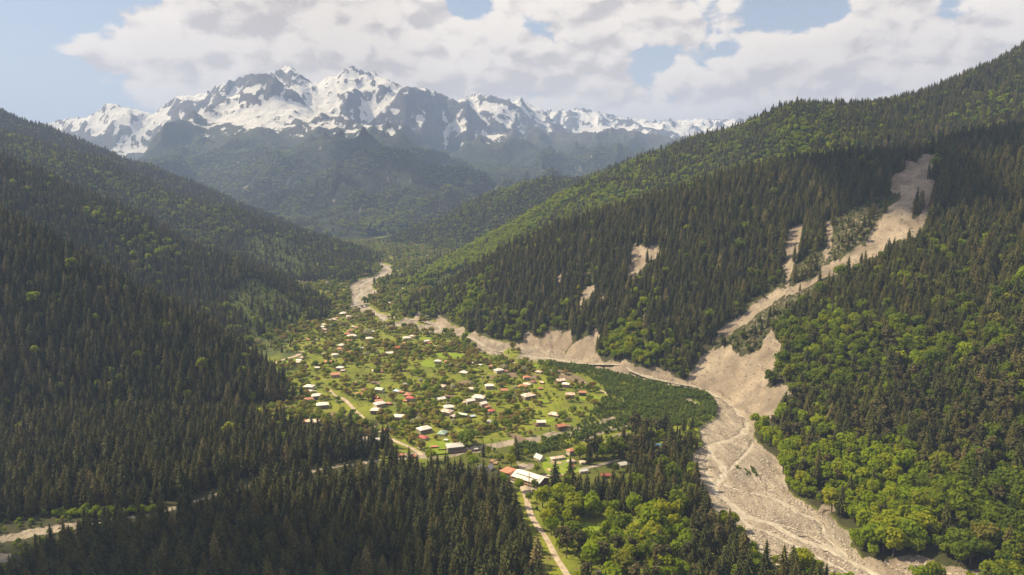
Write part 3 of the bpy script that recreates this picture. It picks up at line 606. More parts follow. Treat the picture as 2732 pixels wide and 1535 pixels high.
LAWNS = [(zA([(1780, 525), (1880, 515), (1960, 520), (1950, 545), (1800, 548)]), 'far bright meadow strip beside the river thicket'), (zA([(1640, 680), (1760, 670), (1800, 690), (1700, 715), (1640, 705)]), 'bright meadow by the long white house'), (zA([(2010, 700), (2150, 690), (2330, 715), (2340, 750), (2120, 765), (1990, 740)]), 'wide bright meadow below the river bank'), (zA([(1790, 800), (1950, 770), (2080, 800), (2150, 830), (2050, 860), (1880, 860), (1790, 830)]), 'bright meadow between the white hip roof and hedges'), (zA([(2440, 755), (2560, 740), (2570, 780), (2460, 785)]), 'meadow patch under the river track'), (zA([(2370, 885), (2480, 880), (2540, 905), (2470, 930), (2380, 920)]), 'meadow beside the big white hip roof'), (zA([(1260, 680), (1400, 660), (1420, 680), (1290, 705)]), 'narrow meadow above the orchards'), (zA([(220, 800), (380, 760), (400, 800), (240, 830)]), 'meadow inside the road bend'),
         (zC([(1040, 1075), (1200, 1010), (1550, 1010), (1600, 1040), (1390, 1130), (1420, 1190), (1480, 1280), (1180, 1300), (1020, 1220)]), 'fenced meadow around the big grey-roofed house'), (zB([(770, 450), (880, 460), (960, 490), (900, 495), (800, 475)]), 'meadow along the scrub edge'), (zB([(820, 780), (900, 790), (990, 830), (880, 850), (820, 820)]), 'lawn beneath the white and rust house'), (zB([(820, 995), (1020, 990), (1030, 1010), (950, 1030), (830, 1015)]), 'lawn around the white house near the dry bed'), (zH([(520, 890), (600, 865), (690, 880), (700, 930), (620, 985), (520, 960)]), 'round mown lawn among bright broadleaf trees'), (zB([(1240, 770), (1330, 750), (1480, 770), (1450, 800), (1300, 800)]), 'yellowish lawn under the rust roofed shed'), (zH([(180, 250), (420, 250), (470, 330), (560, 370), (460, 400), (230, 410), (170, 340)]), 'trampled grass of the sawmill yard')]
def patch(name, poly, mat, label, cat, lift):
    w = np.array([at(*p)[:2] for p in poly]); c = w.mean(0)
    out = catmull(np.vstack([w, w[:1]]), 4)[:-1]; out += .8*np.stack([fbm(out[:, 0]/5, out[:, 1]/5, 7, 2), fbm(out[:, 0]/5+9, out[:, 1]/5, 8, 2)], 1)
    rings = [.34, .67, 1.0]; vs = [(c[0], c[1])]
    for r in rings: vs += [tuple(c+(p-c)*r) for p in out]
    vs = np.array(vs); z = interp(gz, vs[:, 0], np.maximum(vs[:, 1], 335)); n = len(out); fs = []
    for i in range(n):
        j = (i+1) % n; fs.append((0, 1+i, 1+j))
        for k in range(2): a = 1+k*n; fs.append((a+i, a+n+i, a+n+j, a+j))
    o = mesh_obj(name, np.column_stack([vs, z+lift]), fs, mat, smooth_=True); tag(o, label, cat, kind='structure'); FIELDPOLY.append(w)
for p_, l_ in FIELDS: patch('ploughed_field', p_, m_plough, l_, 'field', .45)
for p_, l_ in LAWNS: patch('meadow', p_, m_lawn, l_, 'meadow', .32)
patch('yard', plz, m_dirt, 'bare dusty yard in front of the sawmill hall', 'yard', .4)

# ------------------------------------------------------------------ houses
def metal(name, c1, c2, rough=.55, stain=.35):
    m, nt, b = material(name); tcn = nt.nodes.new('ShaderNodeTexCoord'); P = tcn.outputs['Object']
    oi = nt.nodes.new('ShaderNodeObjectInfo').outputs['Random']
    off = nt.nodes.new('ShaderNodeVectorMath'); off.operation = 'ADD'; nt.links.new(P, off.inputs[0])
    cx_ = nt.nodes.new('ShaderNodeCombineXYZ'); nt.links.new(math_n(nt, 'MULTIPLY', oi, 90), cx_.inputs[0]); nt.links.new(cx_.outputs[0], off.inputs[1])
    f = smooth(nt, noise(nt, off.outputs[0], .35, 5, .65), .5+(.5-stain)*.5, .64+(.5-stain)*.5)
    c = mixc(nt, f, c1, c2)
    c = mixc(nt, math_n(nt, 'MULTIPLY', oi, .25), c, (.30, .27, .24))
    w = nt.nodes.new('ShaderNodeTexWave'); w.inputs['Scale'].default_value = 1.2; nt.links.new(P, w.inputs[0])
    nt.links.new(c, b.inputs['Base Color']); b.inputs['Roughness'].default_value = rough; b.inputs['Specular IOR Level'].default_value = .35
    bump(nt, b, w.outputs['Fac'], .35, .08); return m
ROOF = {'white': metal('pale_tin_roof', (.66, .62, .58), (.46, .38, .32), .5, .3), 'pale': metal('weathered_tin_roof', (.56, .47, .40), (.42, .24, .16), .6, .5), 'rust': metal('rusty_tin_roof', (.36, .13, .07), (.46, .22, .13), .75, .5),
        'mixed': metal('half_rusted_roof', (.60, .54, .48), (.40, .16, .08), .65, .55), 'red': metal('red_painted_roof', (.46, .06, .04), (.36, .09, .06), .5, .4), 'orange': metal('orange_tin_roof', (.44, .16, .085), (.40, .21, .13), .65, .5),
        'crimson': metal('crimson_roof', (.33, .03, .045), (.28, .06, .05), .55, .3), 'blue': metal('blue_painted_roof', (.02, .20, .62), (.03, .22, .5), .45, .2), 'skyblue': metal('light_blue_roof', (.40, .55, .72), (.5, .5, .5), .5, .3),
        'green': metal('green_brown_roof', (.19, .34, .29), (.25, .18, .14), .6, .5), 'mint': metal('pale_green_roof', (.44, .58, .47), (.5, .5, .44), .55, .4), 'grey': metal('grey_tin_roof', (.42, .42, .43), (.52, .51, .5), .5, .4), 'brown': metal('brown_board_roof', (.13, .075, .05), (.20, .12, .085), .85, .5), 'darkred': metal('dark_red_roof', (.20, .04, .03), (.24, .07, .05), .65, .4)}
m_plaster = flat_mat('plaster_wall', (.40, .35, .29), (.52, .47, .40), .4)
m_wood = flat_mat('timber_wall', (.085, .06, .045), (.16, .115, .085), .7)
m_stone = flat_mat('stone_wall', (.19, .165, .145), (.30, .26, .22), .7)
m_glass, ntg, bg_ = material('window_glass'); bg_.inputs['Base Color'].default_value = (.03, .035, .04, 1); bg_.inputs['Roughness'].default_value = .12; bg_.inputs['Specular IOR Level'].default_value = .6
m_frame = flat_mat('painted_frame', (.42, .40, .36), (.5, .48, .44), .8)
m_door = flat_mat('door_boards', (.14, .08, .05), (.2, .12, .08), .9)
m_steel = flat_mat('grey_steel', (.16, .155, .15), (.25, .24, .22), .9, .6)
m_conc = flat_mat('concrete', (.30, .28, .255), (.40, .37, .34), .5)
m_log = flat_mat('bare_timber', (.38, .27, .17), (.52, .40, .27), .9)
m_bark = flat_mat('grey_bark', (.075, .06, .05), (.13, .11, .095), 1.2)

def boxv(x0, x1, y0, y1, z0, z1):
    return [(x0, y0, z0), (x1, y0, z0), (x1, y1, z0), (x0, y1, z0), (x0, y0, z1), (x1, y0, z1), (x1, y1, z1), (x0, y1, z1)]
BOXF = [(0, 3, 2, 1), (4, 5, 6, 7), (0, 1, 5, 4), (1, 2, 6, 5), (2, 3, 7, 6), (3, 0, 4, 7)]
def box(name, x0, x1, y0, y1, z0, z1, mat, parent): return mesh_obj(name, boxv(x0, x1, y0, y1, z0, z1), BOXF, mat, parent)
def roof_mesh(L, Wd, z, h, kind, ov=.6, th=.14):
    a, b = L/2+ov, Wd/2+ov; zb = z - ov*h/(Wd/2)*.6
    if kind == 'flat':
        top = [(-a, -b, z+.1), (a, -b, z+.1), (a, b, z+h), (-a, b, z+h)]
        vs = [(x, y, q-th) for x, y, q in top] + top; return vs, BOXF
    r = max(a-b, .2)*1.0 if kind == 'hip' else a
    v = [(-a, -b, zb), (a, -b, zb), (a, b, zb), (-a, b, zb), (-r, 0, z+h), (r, 0, z+h)]
    vs = [(x, y, q-th) for x, y, q in v] + v
    f = [(6, 7, 11, 10), (8, 9, 10, 11), (7, 8, 11), (9, 6, 10), (0, 4, 5, 1), (2, 5, 4, 3), (1, 5, 2), (3, 4, 0),
         (0, 1, 7, 6), (1, 2, 8, 7), (2, 3, 9, 8), (3, 0, 6, 9)]
    if kind == 'gable':
        f = [(6, 7, 11, 10), (8, 9, 10, 11), (0, 4, 5, 1), (2, 5, 4, 3), (0, 1, 7, 6), (2, 3, 9, 8), (1, 5, 11, 7), (5, 2, 8, 11), (3, 4, 10, 9), (4, 0, 6, 10)]
    return vs, f
def wall_mesh(L, Wd, hw, h, kind):
    a, b = L/2, Wd/2; vs = boxv(-a, a, -b, b, -.6, hw); fs = list(BOXF)
    if kind == 'gable':
        vs += [(-a, 0, hw+h*.93), (a, 0, hw+h*.93)]; fs = [(0, 3, 2, 1), (0, 1, 5, 4), (2, 3, 7, 6), (1, 2, 6, 9, 5), (3, 0, 4, 8, 7), (4, 5, 9, 8), (6, 7, 8, 9)]
    if kind == 'flat': vs[6] = (a, b, hw+h*.95); vs[7] = (-a, b, hw+h*.95)
    return vs, fs
HOUSES = []; HLAB = []
def house(px, py, wpx, colour, label, kind='hip', rot=None, ratio=.72, storeys=None, cat='house', name='house', wall=None, shed=False, roofh=None, name_group='houses of the village'):
    p = on_ground(px, py, 4.0 if not shed else 2.5)
    dist = math.hypot(p[0], p[1])
    L = max(wpx*dist/FPX, 3.0); seed = random.Random(int(px*7+py*13))
    if rot is None: rot = seed.choice([-28, -18, -10, 8, 14, 22, 32, 75])
    Wd = L*ratio
    if kind == 'hip': Wd = min(Wd, L*.85)
    st = storeys if storeys else (1 if L < 9 else seed.choice([1, 2, 2]))
    hw = 2.35*st + (.3 if not shed else -.2)
    h = roofh if roofh else (Wd*.24 if kind != 'flat' else 1.0)
    e = bpy.data.objects.new(name, None); COL.objects.link(e); e.empty_display_size = 2
    e.location = p; e.rotation_euler = (0, 0, R(rot) - math.atan2(p[0], p[1])*.5)
    tag(e, label, cat, name_group)
    wm = wall if wall else (m_wood if (shed or colour in ('brown', 'rust') and seed.random() < .5) else seed.choice([m_plaster, m_plaster, m_stone]))
    vs, fs = wall_mesh(L, Wd, hw, h, kind); mesh_obj('wall', vs, fs, wm, e)
    vs, fs = roof_mesh(L, Wd, hw, h, kind); mesh_obj('roof', vs, fs, ROOF[colour], e)
    a, b = L/2, Wd/2
    if L > 6.5 and not shed:
        nwin = max(2, min(4, int(L/3.4)))
        for s in range(st):
            zc = .25+2.35*s+1.35
            for k in range(nwin):
                xc = -a + L*(k+.5)/nwin
                if s == 0 and k == nwin//2: continue
                wv = box('window', xc-.5, xc+.5, -b-.05, -b-.01, zc-.6, zc+.6, m_frame, e)
                box('pane', xc-.4, xc+.4, -b-.08, -b-.055, zc-.5, zc+.5, m_glass, wv)
            for sy in (-.25, .25):
                wv = box('window', a+.01, a+.05, Wd*sy-.5, Wd*sy+.5, zc-.6, zc+.6, m_frame, e)
                box('pane', a+.055, a+.08, Wd*sy-.4, Wd*sy+.4, zc-.5, zc+.5, m_glass, wv)
        xc = -a+L*(nwin//2+.5)/nwin
        box('door', xc-.5, xc+.5, -b-.06, -b-.01, .1, 2.2, m_door, e)
        if st == 2 and dist < 1150:
            bal = box('balcony', -a*.95, a*.95, -b-1.3, -b-.09, 2.85, 3.0, m_wood, e)
            for k in range(5): box('post', -a*.93+k*a*1.86/4-.07, -a*.93+k*a*1.86/4+.07, -b-1.28, -b-1.14, -.4, hw-.35, m_wood, bal)
            box('railing', -a*.95, a*.95, -b-1.3, -b-1.24, 3.75, 3.85, m_wood, bal)
        if kind != 'flat' and seed.random() < .5: box('chimney', a*.2-.3, a*.2+.3, b*.25-.3, b*.25+.3, hw+h*.4, hw+h+.8, m_stone, e)
    elif L > 4:
        box('door', -.55, .55, -b-.06, -b-.01, -.2, 1.9, m_door, e)
    HOUSES.append((p[0], p[1], L, Wd)); HLAB.append(label); return e
V_ = 'houses of the village'
def many(zf, rows, **kw):
    for r in rows:
        x, y, w, colr, lab = r[:5]; opt = dict(r[5]) if len(r) > 5 else {}
        (px, py), = zf([(x, y)]); sc = zf([(1, 0)])[0][0]-zf([(0, 0)])[0][0]
        house(px, py, w*sc, colr, lab, **{**kw, **opt})
G, FL, S = {'kind': 'gable'}, {'kind': 'flat'}, {'shed': True, 'kind': 'gable', 'name': 'shed', 'cat': 'shed'}
many(zA, [
 (575, 252, 55, 'white', 'white roofed house alone under the wooded slope at the far village edge'),
 (578, 325, 88, 'crimson', 'pinkish crimson hip roof house below the shrubby hillside'),
 (690, 362, 52, 'white', 'white gabled house, uppermost of three stepping down the far lane', G),
 (695, 400, 60, 'white', 'white gabled house, middle of three stepping down the far lane', G),
 (700, 430, 68, 'pale', 'pale rusty house, lowest of three stepping down the far lane'),
 (735, 458, 44, 'white', 'tiny white shed just below the three stepped houses', S),
 (580, 133, 30, 'orange', 'tiny orange roof nearest the hillside wood beyond the village', S),
 (870, 188, 40, 'white', 'small white house between the two dark poplars and the bridge'),
 (920, 242, 85, 'white', 'long white roof right below the far poplars'),
 (988, 278, 52, 'white', 'white house with pink end beside the row of thin poplars'),
 (852, 284, 46, 'rust', 'small rust roof below the long white far roof'),
 (815, 315, 62, 'white', 'white roof half hidden in trees above the walnut grove'),
 (765, 306, 40, 'white', 'smaller white roof next to the half hidden far one'),
 (1066, 266, 36, 'white', 'white cottage closest to the gravel bank poplars'),
 (1076, 392, 50, 'rust', 'rust roof beside a small white one in the far orchards'),
 (1042, 382, 38, 'white', 'small white roof touching the far rust one'),
 (1008, 440, 55, 'rust', 'upper of three stacked rust roofs in the far orchards'),
 (972, 466, 62, 'rust', 'lower of three stacked rust roofs in the far orchards'),
 (1025, 502, 98, 'white', 'long white roof in front of the stacked rust roofs'),
 (995, 542, 52, 'orange', 'orange roof in front of the long far white one'),
 (1260, 440, 46, 'white', 'white gabled cottage alone in the far orchards', G),
 (1302, 467, 42, 'rust', 'small rust roof just beside the lone white cottage'),
 (1228, 530, 78, 'white', 'broad white roof by itself amid far brown orchard trees'),
 (1405, 546, 44, 'rust', 'faint rust roof between broad white roof and red one'),
 (526, 530, 46, 'rust', 'dull rust roof among scrub under the hillside'),
 (612, 545, 34, 'pale', 'tiny pale roof next to the dull rust one under the hillside', S),
 (416, 634, 46, 'rust', 'dull rust roof closest to the shrubby slope above the road bend'),
 (905, 606, 72, 'white', 'white boxy house above an orange roof', {'ratio': .8, 'storeys': 2}),
 (885, 650, 62, 'orange', 'orange roof under the white boxy house'),
 (995, 678, 78, 'orange', 'long orange roof amid brown walnut trees'),
 (1130, 628, 42, 'white', 'upright white gabled house in the orchards', {'kind': 'gable', 'ratio': .9}),
 (830, 716, 66, 'white', 'white hip roof in olive trees upstream of the bright orange roof'),
 (705, 694, 52, 'pale', 'pale weathered roof hidden above the white hip roof'),
 (442, 738, 60, 'pale', 'pale gabled house beside the road bend', G),
 (420, 764, 52, 'white', 'white gabled house right at the road bend', G),
 (440, 794, 84, 'pale', 'low pale shed in front of the road bend houses', S),
 (755, 784, 80, 'orange', 'bright orange gabled roof on the open green slope', G),
 (608, 795, 42, 'rust', 'small rust roof behind two white ones near the slope'),
 (628, 815, 50, 'white', 'upper white roof of the pair near the slope'),
 (630, 850, 50, 'white', 'lower white roof of the pair near the slope', G),
 (834, 823, 48, 'orange', 'faded orange roof below the bright orange gable', S),
 (890, 866, 78, 'white', 'white hip roof above the long orange gabled house'),
 (922, 890, 46, 'pale', 'pale shed at the corner of a white hip roof', S),
 (836, 943, 98, 'orange', 'long orange gabled house with pale walls', {'kind': 'gable', 'wall': m_plaster}),
 (1295, 882, 72, 'pale', 'beige roofed house next to the crimson one'),
 (1362, 893, 50, 'crimson', 'small crimson roof beside the beige house'),
 (1090, 1024, 92, 'mixed', 'white and rust hip roof above the strip field'),
 (536, 1080, 108, 'white', 'big white house by the spruce edge, upper roof', {'storeys': 2}),
 (548, 1122, 100, 'white', 'big white house by the spruce edge, lower front wing', {'storeys': 1}),
 (622, 1184, 112, 'white', 'white hip roof above a rust and white group at the wood edge'),
 (535, 1226, 90, 'rust', 'rust roof at the wood edge below white hip roof'),
 (575, 1230, 40, 'white', 'small white lean-to against the wood edge rust roof', S),
 (690, 1287, 126, 'white', 'wide white roof above the brown field'),
 (1112, 1150, 95, 'rust', 'rust roof with pale blue porch near the lane'),
 (1160, 1104, 56, 'rust', 'rust gable peeking behind an olive tree', G),
 (1345, 1114, 92, 'mint', 'pale green white gabled barn in the village middle', G),
 (1540, 1114, 74, 'skyblue', 'light blue roof in the village middle'),
 (1592, 1136, 52, 'rust', 'rust roof beside the light blue one', S),
 (1670, 1152, 100, 'rust', 'broad rust hip roof above the bright red one'),
 (1692, 1211, 86, 'red', 'bright red hip roof in the village middle'),
 (1640, 1236, 44, 'rust', 'rust shed in front of the bright red roof', S),
 (1305, 1205, 100, 'rust', 'long rust roof, slanting upper wing near the lane', {'kind': 'gable', 'ratio': .45, 'rot': -50}),
 (1335, 1246, 84, 'rust', 'wide rust roof just behind the white two storey house'),
 (1450, 1254, 66, 'rust', 'small rust hip roof beside the white two storey house', {'wall': m_wood}),
 (1345, 1276, 124, 'white', 'white hip roof two storey house with pillared walls', {'storeys': 2, 'wall': m_plaster}),
 (1306, 1350, 122, 'white', 'pinkish white hip roof house in front of the pillared one', {'storeys': 2}),
 (1570, 1424, 114, 'white', 'white slanted roof next to a dark rust shed', {'kind': 'gable', 'rot': -12}),
 (1488, 1420, 52, 'darkred', 'dark rust shed attached to white slanted roof', S),
 (1655, 524, 84, 'white', 'white house facing the river meadows', {'storeys': 2}),
 (1716, 504, 62, 'pale', 'pale rust roof right behind the white river meadow house'),
 (1640, 568, 52, 'rust', 'rust roof below the white river meadow house'),
 (1650, 592, 38, 'white', 'little white shed below a rust roof by river meadows', S),
 (1543, 638, 86, 'red', 'bright orange red roof above the far meadow'),
 (1576, 619, 44, 'white', 'small white roof behind the orange red one'),
 (1455, 700, 82, 'white', 'white steep barn roof by the bright meadow', {'kind': 'gable', 'rot': 10}),
 (1878, 562, 62, 'white', 'white gabled house near the river bank thicket', G),
 (1912, 578, 44, 'rust', 'rust lean-to at the river bank gabled house', S),
 (1965, 608, 58, 'mixed', 'white house with a red end wall beside the river thicket'),
 (1848, 660, 54, 'pale', 'pale half ruined gable in the meadows', G),
 (2010, 790, 74, 'white', 'white hip roof standing in the bright meadow'),
 (2112, 780, 56, 'rust', 'dark rust roof next to the meadow hip roof', {'wall': m_wood}),
 (2386, 796, 62, 'white', 'white hip roof in the upper riverside gardens'),
 (2500, 827, 36, 'white', 'tiny white gabled hut by the riverside gardens', S),
 (2310, 903, 98, 'white', 'large white hip roof amid lawn and bushes'),
 (2060, 1078, 84, 'pale', 'pale rusty pyramid roof above the two tone barn', {'ratio': .85}),
 (2394, 1108, 84, 'pale', 'pinkish pale roof beside the round ploughed field'),
 (1640, 1036, 56, 'grey', 'grey tilted gable roof in deep bushes', G),
])
many(zB, [
 (420, 470, 66, 'rust', 'rust roof above white and rust pair by the river track'),
 (482, 508, 88, 'white', 'white roof of the pair by the river track'),
 (543, 504, 56, 'rust', 'rust roof of the pair by the river track'),
 (875, 511, 66, 'pale', 'pale rusty roof alone near the scrub meadow'),
 (755, 578, 66, 'rust', 'low rust roof beside the brown plot'),
 (822, 606, 56, 'darkred', 'dark red roof beneath the brown plot'),
 (906, 622, 40, 'mixed', 'white and red hut behind a dark conifer bush', S),
 (760, 632, 82, 'pale', 'pale roof joined behind the orange rust house'),
 (716, 653, 84, 'orange', 'orange rust roof joined to the pale one', {'wall': m_wood}),
 (888, 681, 40, 'rust', 'little rust shed in the orchard below the red roofs', S),
 (1084, 610, 90, 'mixed', 'striped white and rust gable nearest the long brown plot', {'kind': 'gable', 'rot': 25, 'wall': m_wood}),
 (1140, 646, 72, 'white', 'white roof below the striped gable'),
 (390, 660, 84, 'white', 'white ragged roof right of the round ploughed field'),
 (535, 706, 68, 'rust', 'pinkish rust upright house with pale front', {'kind': 'gable', 'ratio': .8, 'rot': 4}),
 (770, 756, 128, 'mixed', 'big white roof with rust patch above green lawn'),
 (1180, 748, 88, 'mixed', 'half white half rust roof on tall pale walls', {'kind': 'gable', 'rot': 3, 'storeys': 2, 'wall': m_plaster}),
 (1302, 727, 68, 'rust', 'rust roofed shed at the yellowish lawn', {'kind': 'gable', 'rot': -4, 'wall': m_wood}),
 (1030, 925, 108, 'mixed', 'white hip roof with rust streaks alone among bushes'),
 (897, 1018, 86, 'white', 'white steep roof with low side shed near the dry bed', {'kind': 'gable', 'rot': 3}),
 (862, 1035, 40, 'darkred', 'low side shed of the white steep roof', S),
 (1088, 1056, 90, 'rust', 'dark rust gabled barn near the scrub', {'kind': 'gable', 'rot': 30, 'wall': m_wood}),
 (1160, 1047, 60, 'brown', 'broken shed beside the dark rust barn', S),
 (2066, 1254, 84, 'blue', 'bright blue roof among dark spruces by the river', {'kind': 'gable', 'rot': 5}),
])
many(zC, [
 (1290, 152, 172, 'white', 'white gable end house with long brown sheds behind', {'kind': 'gable', 'rot': 35}),
 (1470, 150, 190, 'brown', 'long brown shed attached to the white gable', {**S, 'ratio': .35, 'rot': -10}),
 (1600, 178, 120, 'brown', 'collapsing brown shed at the end of the long shed', {**S, 'ratio': .5, 'rot': -25}),
 (2045, 148, 250, 'white', 'largest white hip roof beside the balconied house', {'storeys': 2}),
 (1865, 218, 180, 'white', 'white roof house with pillared yellow balcony', {'storeys': 2, 'kind': 'gable', 'rot': 28, 'wall': m_plaster}),
 (1765, 222, 90, 'pale', 'pale pink annex of the balconied house', {'kind': 'flat'}),
 (2120, 275, 150, 'white', 'white roof slope of the half rust gable', {'kind': 'gable', 'rot': 38, 'ratio': .8}),
 (2200, 310, 120, 'rust', 'rust roofed half of the white and rust gable', {'kind': 'gable', 'rot': 38, 'wall': m_wood}),
 (2275, 382, 152, 'red', 'red tent-like roof below the half rust gable'),
 (1455, 340, 196, 'white', 'rounded white roof behind blossoming trees'),
 (1408, 428, 230, 'mixed', 'wide white roof with rust holes in the garden thicket', {'storeys': 2}),
 (1538, 492, 126, 'mixed', 'striped rust gable touching the holed white roof', {'kind': 'gable', 'rot': 60, 'wall': m_wood}),
 (1740, 506, 190, 'mint', 'pale green patchwork roof of a low shed', {**S, 'ratio': .4}),
 (1915, 506, 100, 'skyblue', 'blue patched shed at the end of the pale green roof', S),
 (2242, 602, 122, 'grey', 'light grey gabled shed in front of the bare garden', G),
 (970, 766, 260, 'white', 'cream white hip roof in shade above the green roof'),
 (1330, 812, 212, 'green', 'green and brown hip roof among dark bushes'),
 (945, 900, 190, 'crimson', 'crimson roof with white walls among blossom', {'wall': m_plaster}),
 (1404, 972, 68, 'white', 'tiny white roofed kiosk on the fenced meadow', {'shed': True, 'name': 'shed', 'cat': 'shed'}),
 (1165, 1100, 130, 'orange', 'low orange roof on the fenced meadow', {**S, 'ratio': .45, 'rot': 0}),
 (1568, 1102, 330, 'grey', 'big grey flat-pitched roof house on the fenced meadow', {'kind': 'hip', 'rot': 14, 'roofh': 1.4, 'storeys': 2, 'wall': m_stone}),
 (1986, 1148, 62, 'grey', 'tiny grey hut at the meadow corner', S),
 (110, 985, 180, 'grey', 'grey white gable at the spruce wood edge', {'kind': 'gable', 'rot': -8}),
 (520, 1245, 130, 'rust', 'rust roof between spruces and the lane end', {'wall': m_wood}),
 (757, 1275, 104, 'rust', 'rust gable right beside the dusty lane end', {'kind': 'gable', 'rot': 40, 'wall': m_wood}),
 (175, 752, 90, 'rust', 'dull rust roof behind olive trees above the spruces'),
 (1118, 345, 56, 'pale', 'narrow pale pink gable between blossoming trees', {**S, 'rot': 80}),
])
many(zD, [
 (112, 292, 130, 'orange', 'orange red roof next to a long pale roof at the wood edge'),
 (250, 330, 250, 'pale', 'long pale peach roof at the wood edge', {'ratio': .5}),
 (240, 548, 90, 'white', 'white steep roof half hidden behind spruces', {'kind': 'gable', 'rot': 80}),
 (1350, 640, 250, 'pale', 'striped pale barn roof behind the spruce tops', {'kind': 'gable', 'rot': 6}),
 (1365, 745, 200, 'grey', 'grey white roof showing through the spruces', {'kind': 'gable', 'rot': 25}),
])
many(zE, [
 (222, 480, 130, 'grey', 'grey steep roof shed furthest from the lumber stack', {'kind': 'gable', 'rot': 62, 'ratio': .75, 'roofh': 3.0}),
 (412, 470, 140, 'grey', 'grey steep roof shed beside the lumber stack', {'kind': 'gable', 'rot': 62, 'ratio': .75, 'roofh': 3.0}),
 (1395, 272, 175, 'grey', 'light grey steep roof hut above the sawmill yard', {'kind': 'gable', 'rot': -48, 'ratio': .8, 'roofh': 3.2}),
 (1750, 268, 290, 'mixed', 'long low rusty roof with white columned wall', {'kind': 'hip', 'ratio': .35, 'rot': 24, 'storeys': 1, 'wall': m_plaster}),
 (2062, 152, 290, 'orange', 'long rusty orange roof block behind the columned one', {'kind': 'hip', 'ratio': .4, 'rot': 36, 'storeys': 2}),
 (2012, 332, 140, 'pale', 'roofless pale block behind the dark red cabin', {'kind': 'hip', 'rot': 26}),
 (2238, 350, 105, 'pale', 'pale ruined house standing between pines', {'kind': 'hip', 'ratio': .8, 'rot': 20}),
 (2030, 440, 118, 'darkred', 'dark red roof cabin in front of the pale block', {'kind': 'gable', 'rot': 80}),
 (2255, 522, 160, 'grey', 'grey white roof shed along the yard track', {'kind': 'gable', 'rot': 18, 'ratio': .6}),
 (1632, 942, 190, 'orange', 'orange rust roof shed below the sawmill hall', {'kind': 'gable', 'rot': 16, 'ratio': .6, 'wall': m_wood}),
], name_group='sawmill buildings')
many(zH, [
 (940, 290, 138, 'grey', 'long pale grey roof house beyond the yard track', {'kind': 'gable', 'rot': 24, 'ratio': .5, 'wall': m_plaster}),
 (762, 396, 92, 'darkred', 'dark maroon roof shed on the grass by spruces', {'kind': 'gable', 'rot': 3, 'ratio': .6, 'wall': m_wood}),
 (1130, 300, 46, 'orange', 'orange roof corner behind green bushes', {'kind': 'gable', 'rot': 70}),
 (1110, 565, 28, 'red', 'red hut deep in the spruces, nearer the sawmill', S), (1280, 553, 24, 'red', 'red hut deep in the spruces, nearer the river', S),
], name_group='sawmill buildings')
many(zG, [
 (575, 1285, 170, 'white', 'white sheet roof shed beside the dirt road at the bottom edge', {'kind': 'gable', 'rot': -70, 'ratio': .7}),
 (1095, 1212, 130, 'pale', 'pinkish roof brown hut at the bottom edge', {**S, 'rot': 5}),
 (830, 1218, 80, 'pale', 'small brown hut between two others at the bottom edge', {**S, 'rot': 5}),
], name_group='huts by the dirt road')
many(zF, [
 (1260, 958, 76, 'white', 'largest white house of the upstream hamlet'), (1390, 940, 54, 'white', 'white house beside the largest of the hamlet'), (1540, 850, 42, 'white', 'small white house uphill of the largest in the hamlet'),
 (1455, 742, 40, 'white', 'upper white roof of the hamlet pair'), (1464, 765, 48, 'white', 'lower white roof of the hamlet pair'), (1600, 686, 44, 'white', 'white house near the hamlet road'), (1868, 690, 28, 'white', 'tiny white house at the hamlet road end'),
 (1020, 1242, 74, 'white', 'white house next to the track past the bridge'), (1106, 1246, 62, 'grey', 'grey roof beside the white house past the bridge'), (1238, 1212, 40, 'orange', 'orange roof between bridge track and dark wood'),
 (2140, 240, 34, 'white', 'white speck house highest in the upstream hamlet'), (1745, 294, 24, 'white', 'pale speck house at the hamlet far rim'), (1935, 318, 28, 'pale', 'pale speck house in the far hamlet orchards'), (1876, 386, 34, 'rust', 'rust speck house in the far hamlet orchards'), (2125, 420, 36, 'white', 'white speck house by the bright hamlet edge'), (1722, 426, 38, 'orange', 'faded orange speck roof of the far hamlet'),
], name_group='houses of the upstream hamlet')

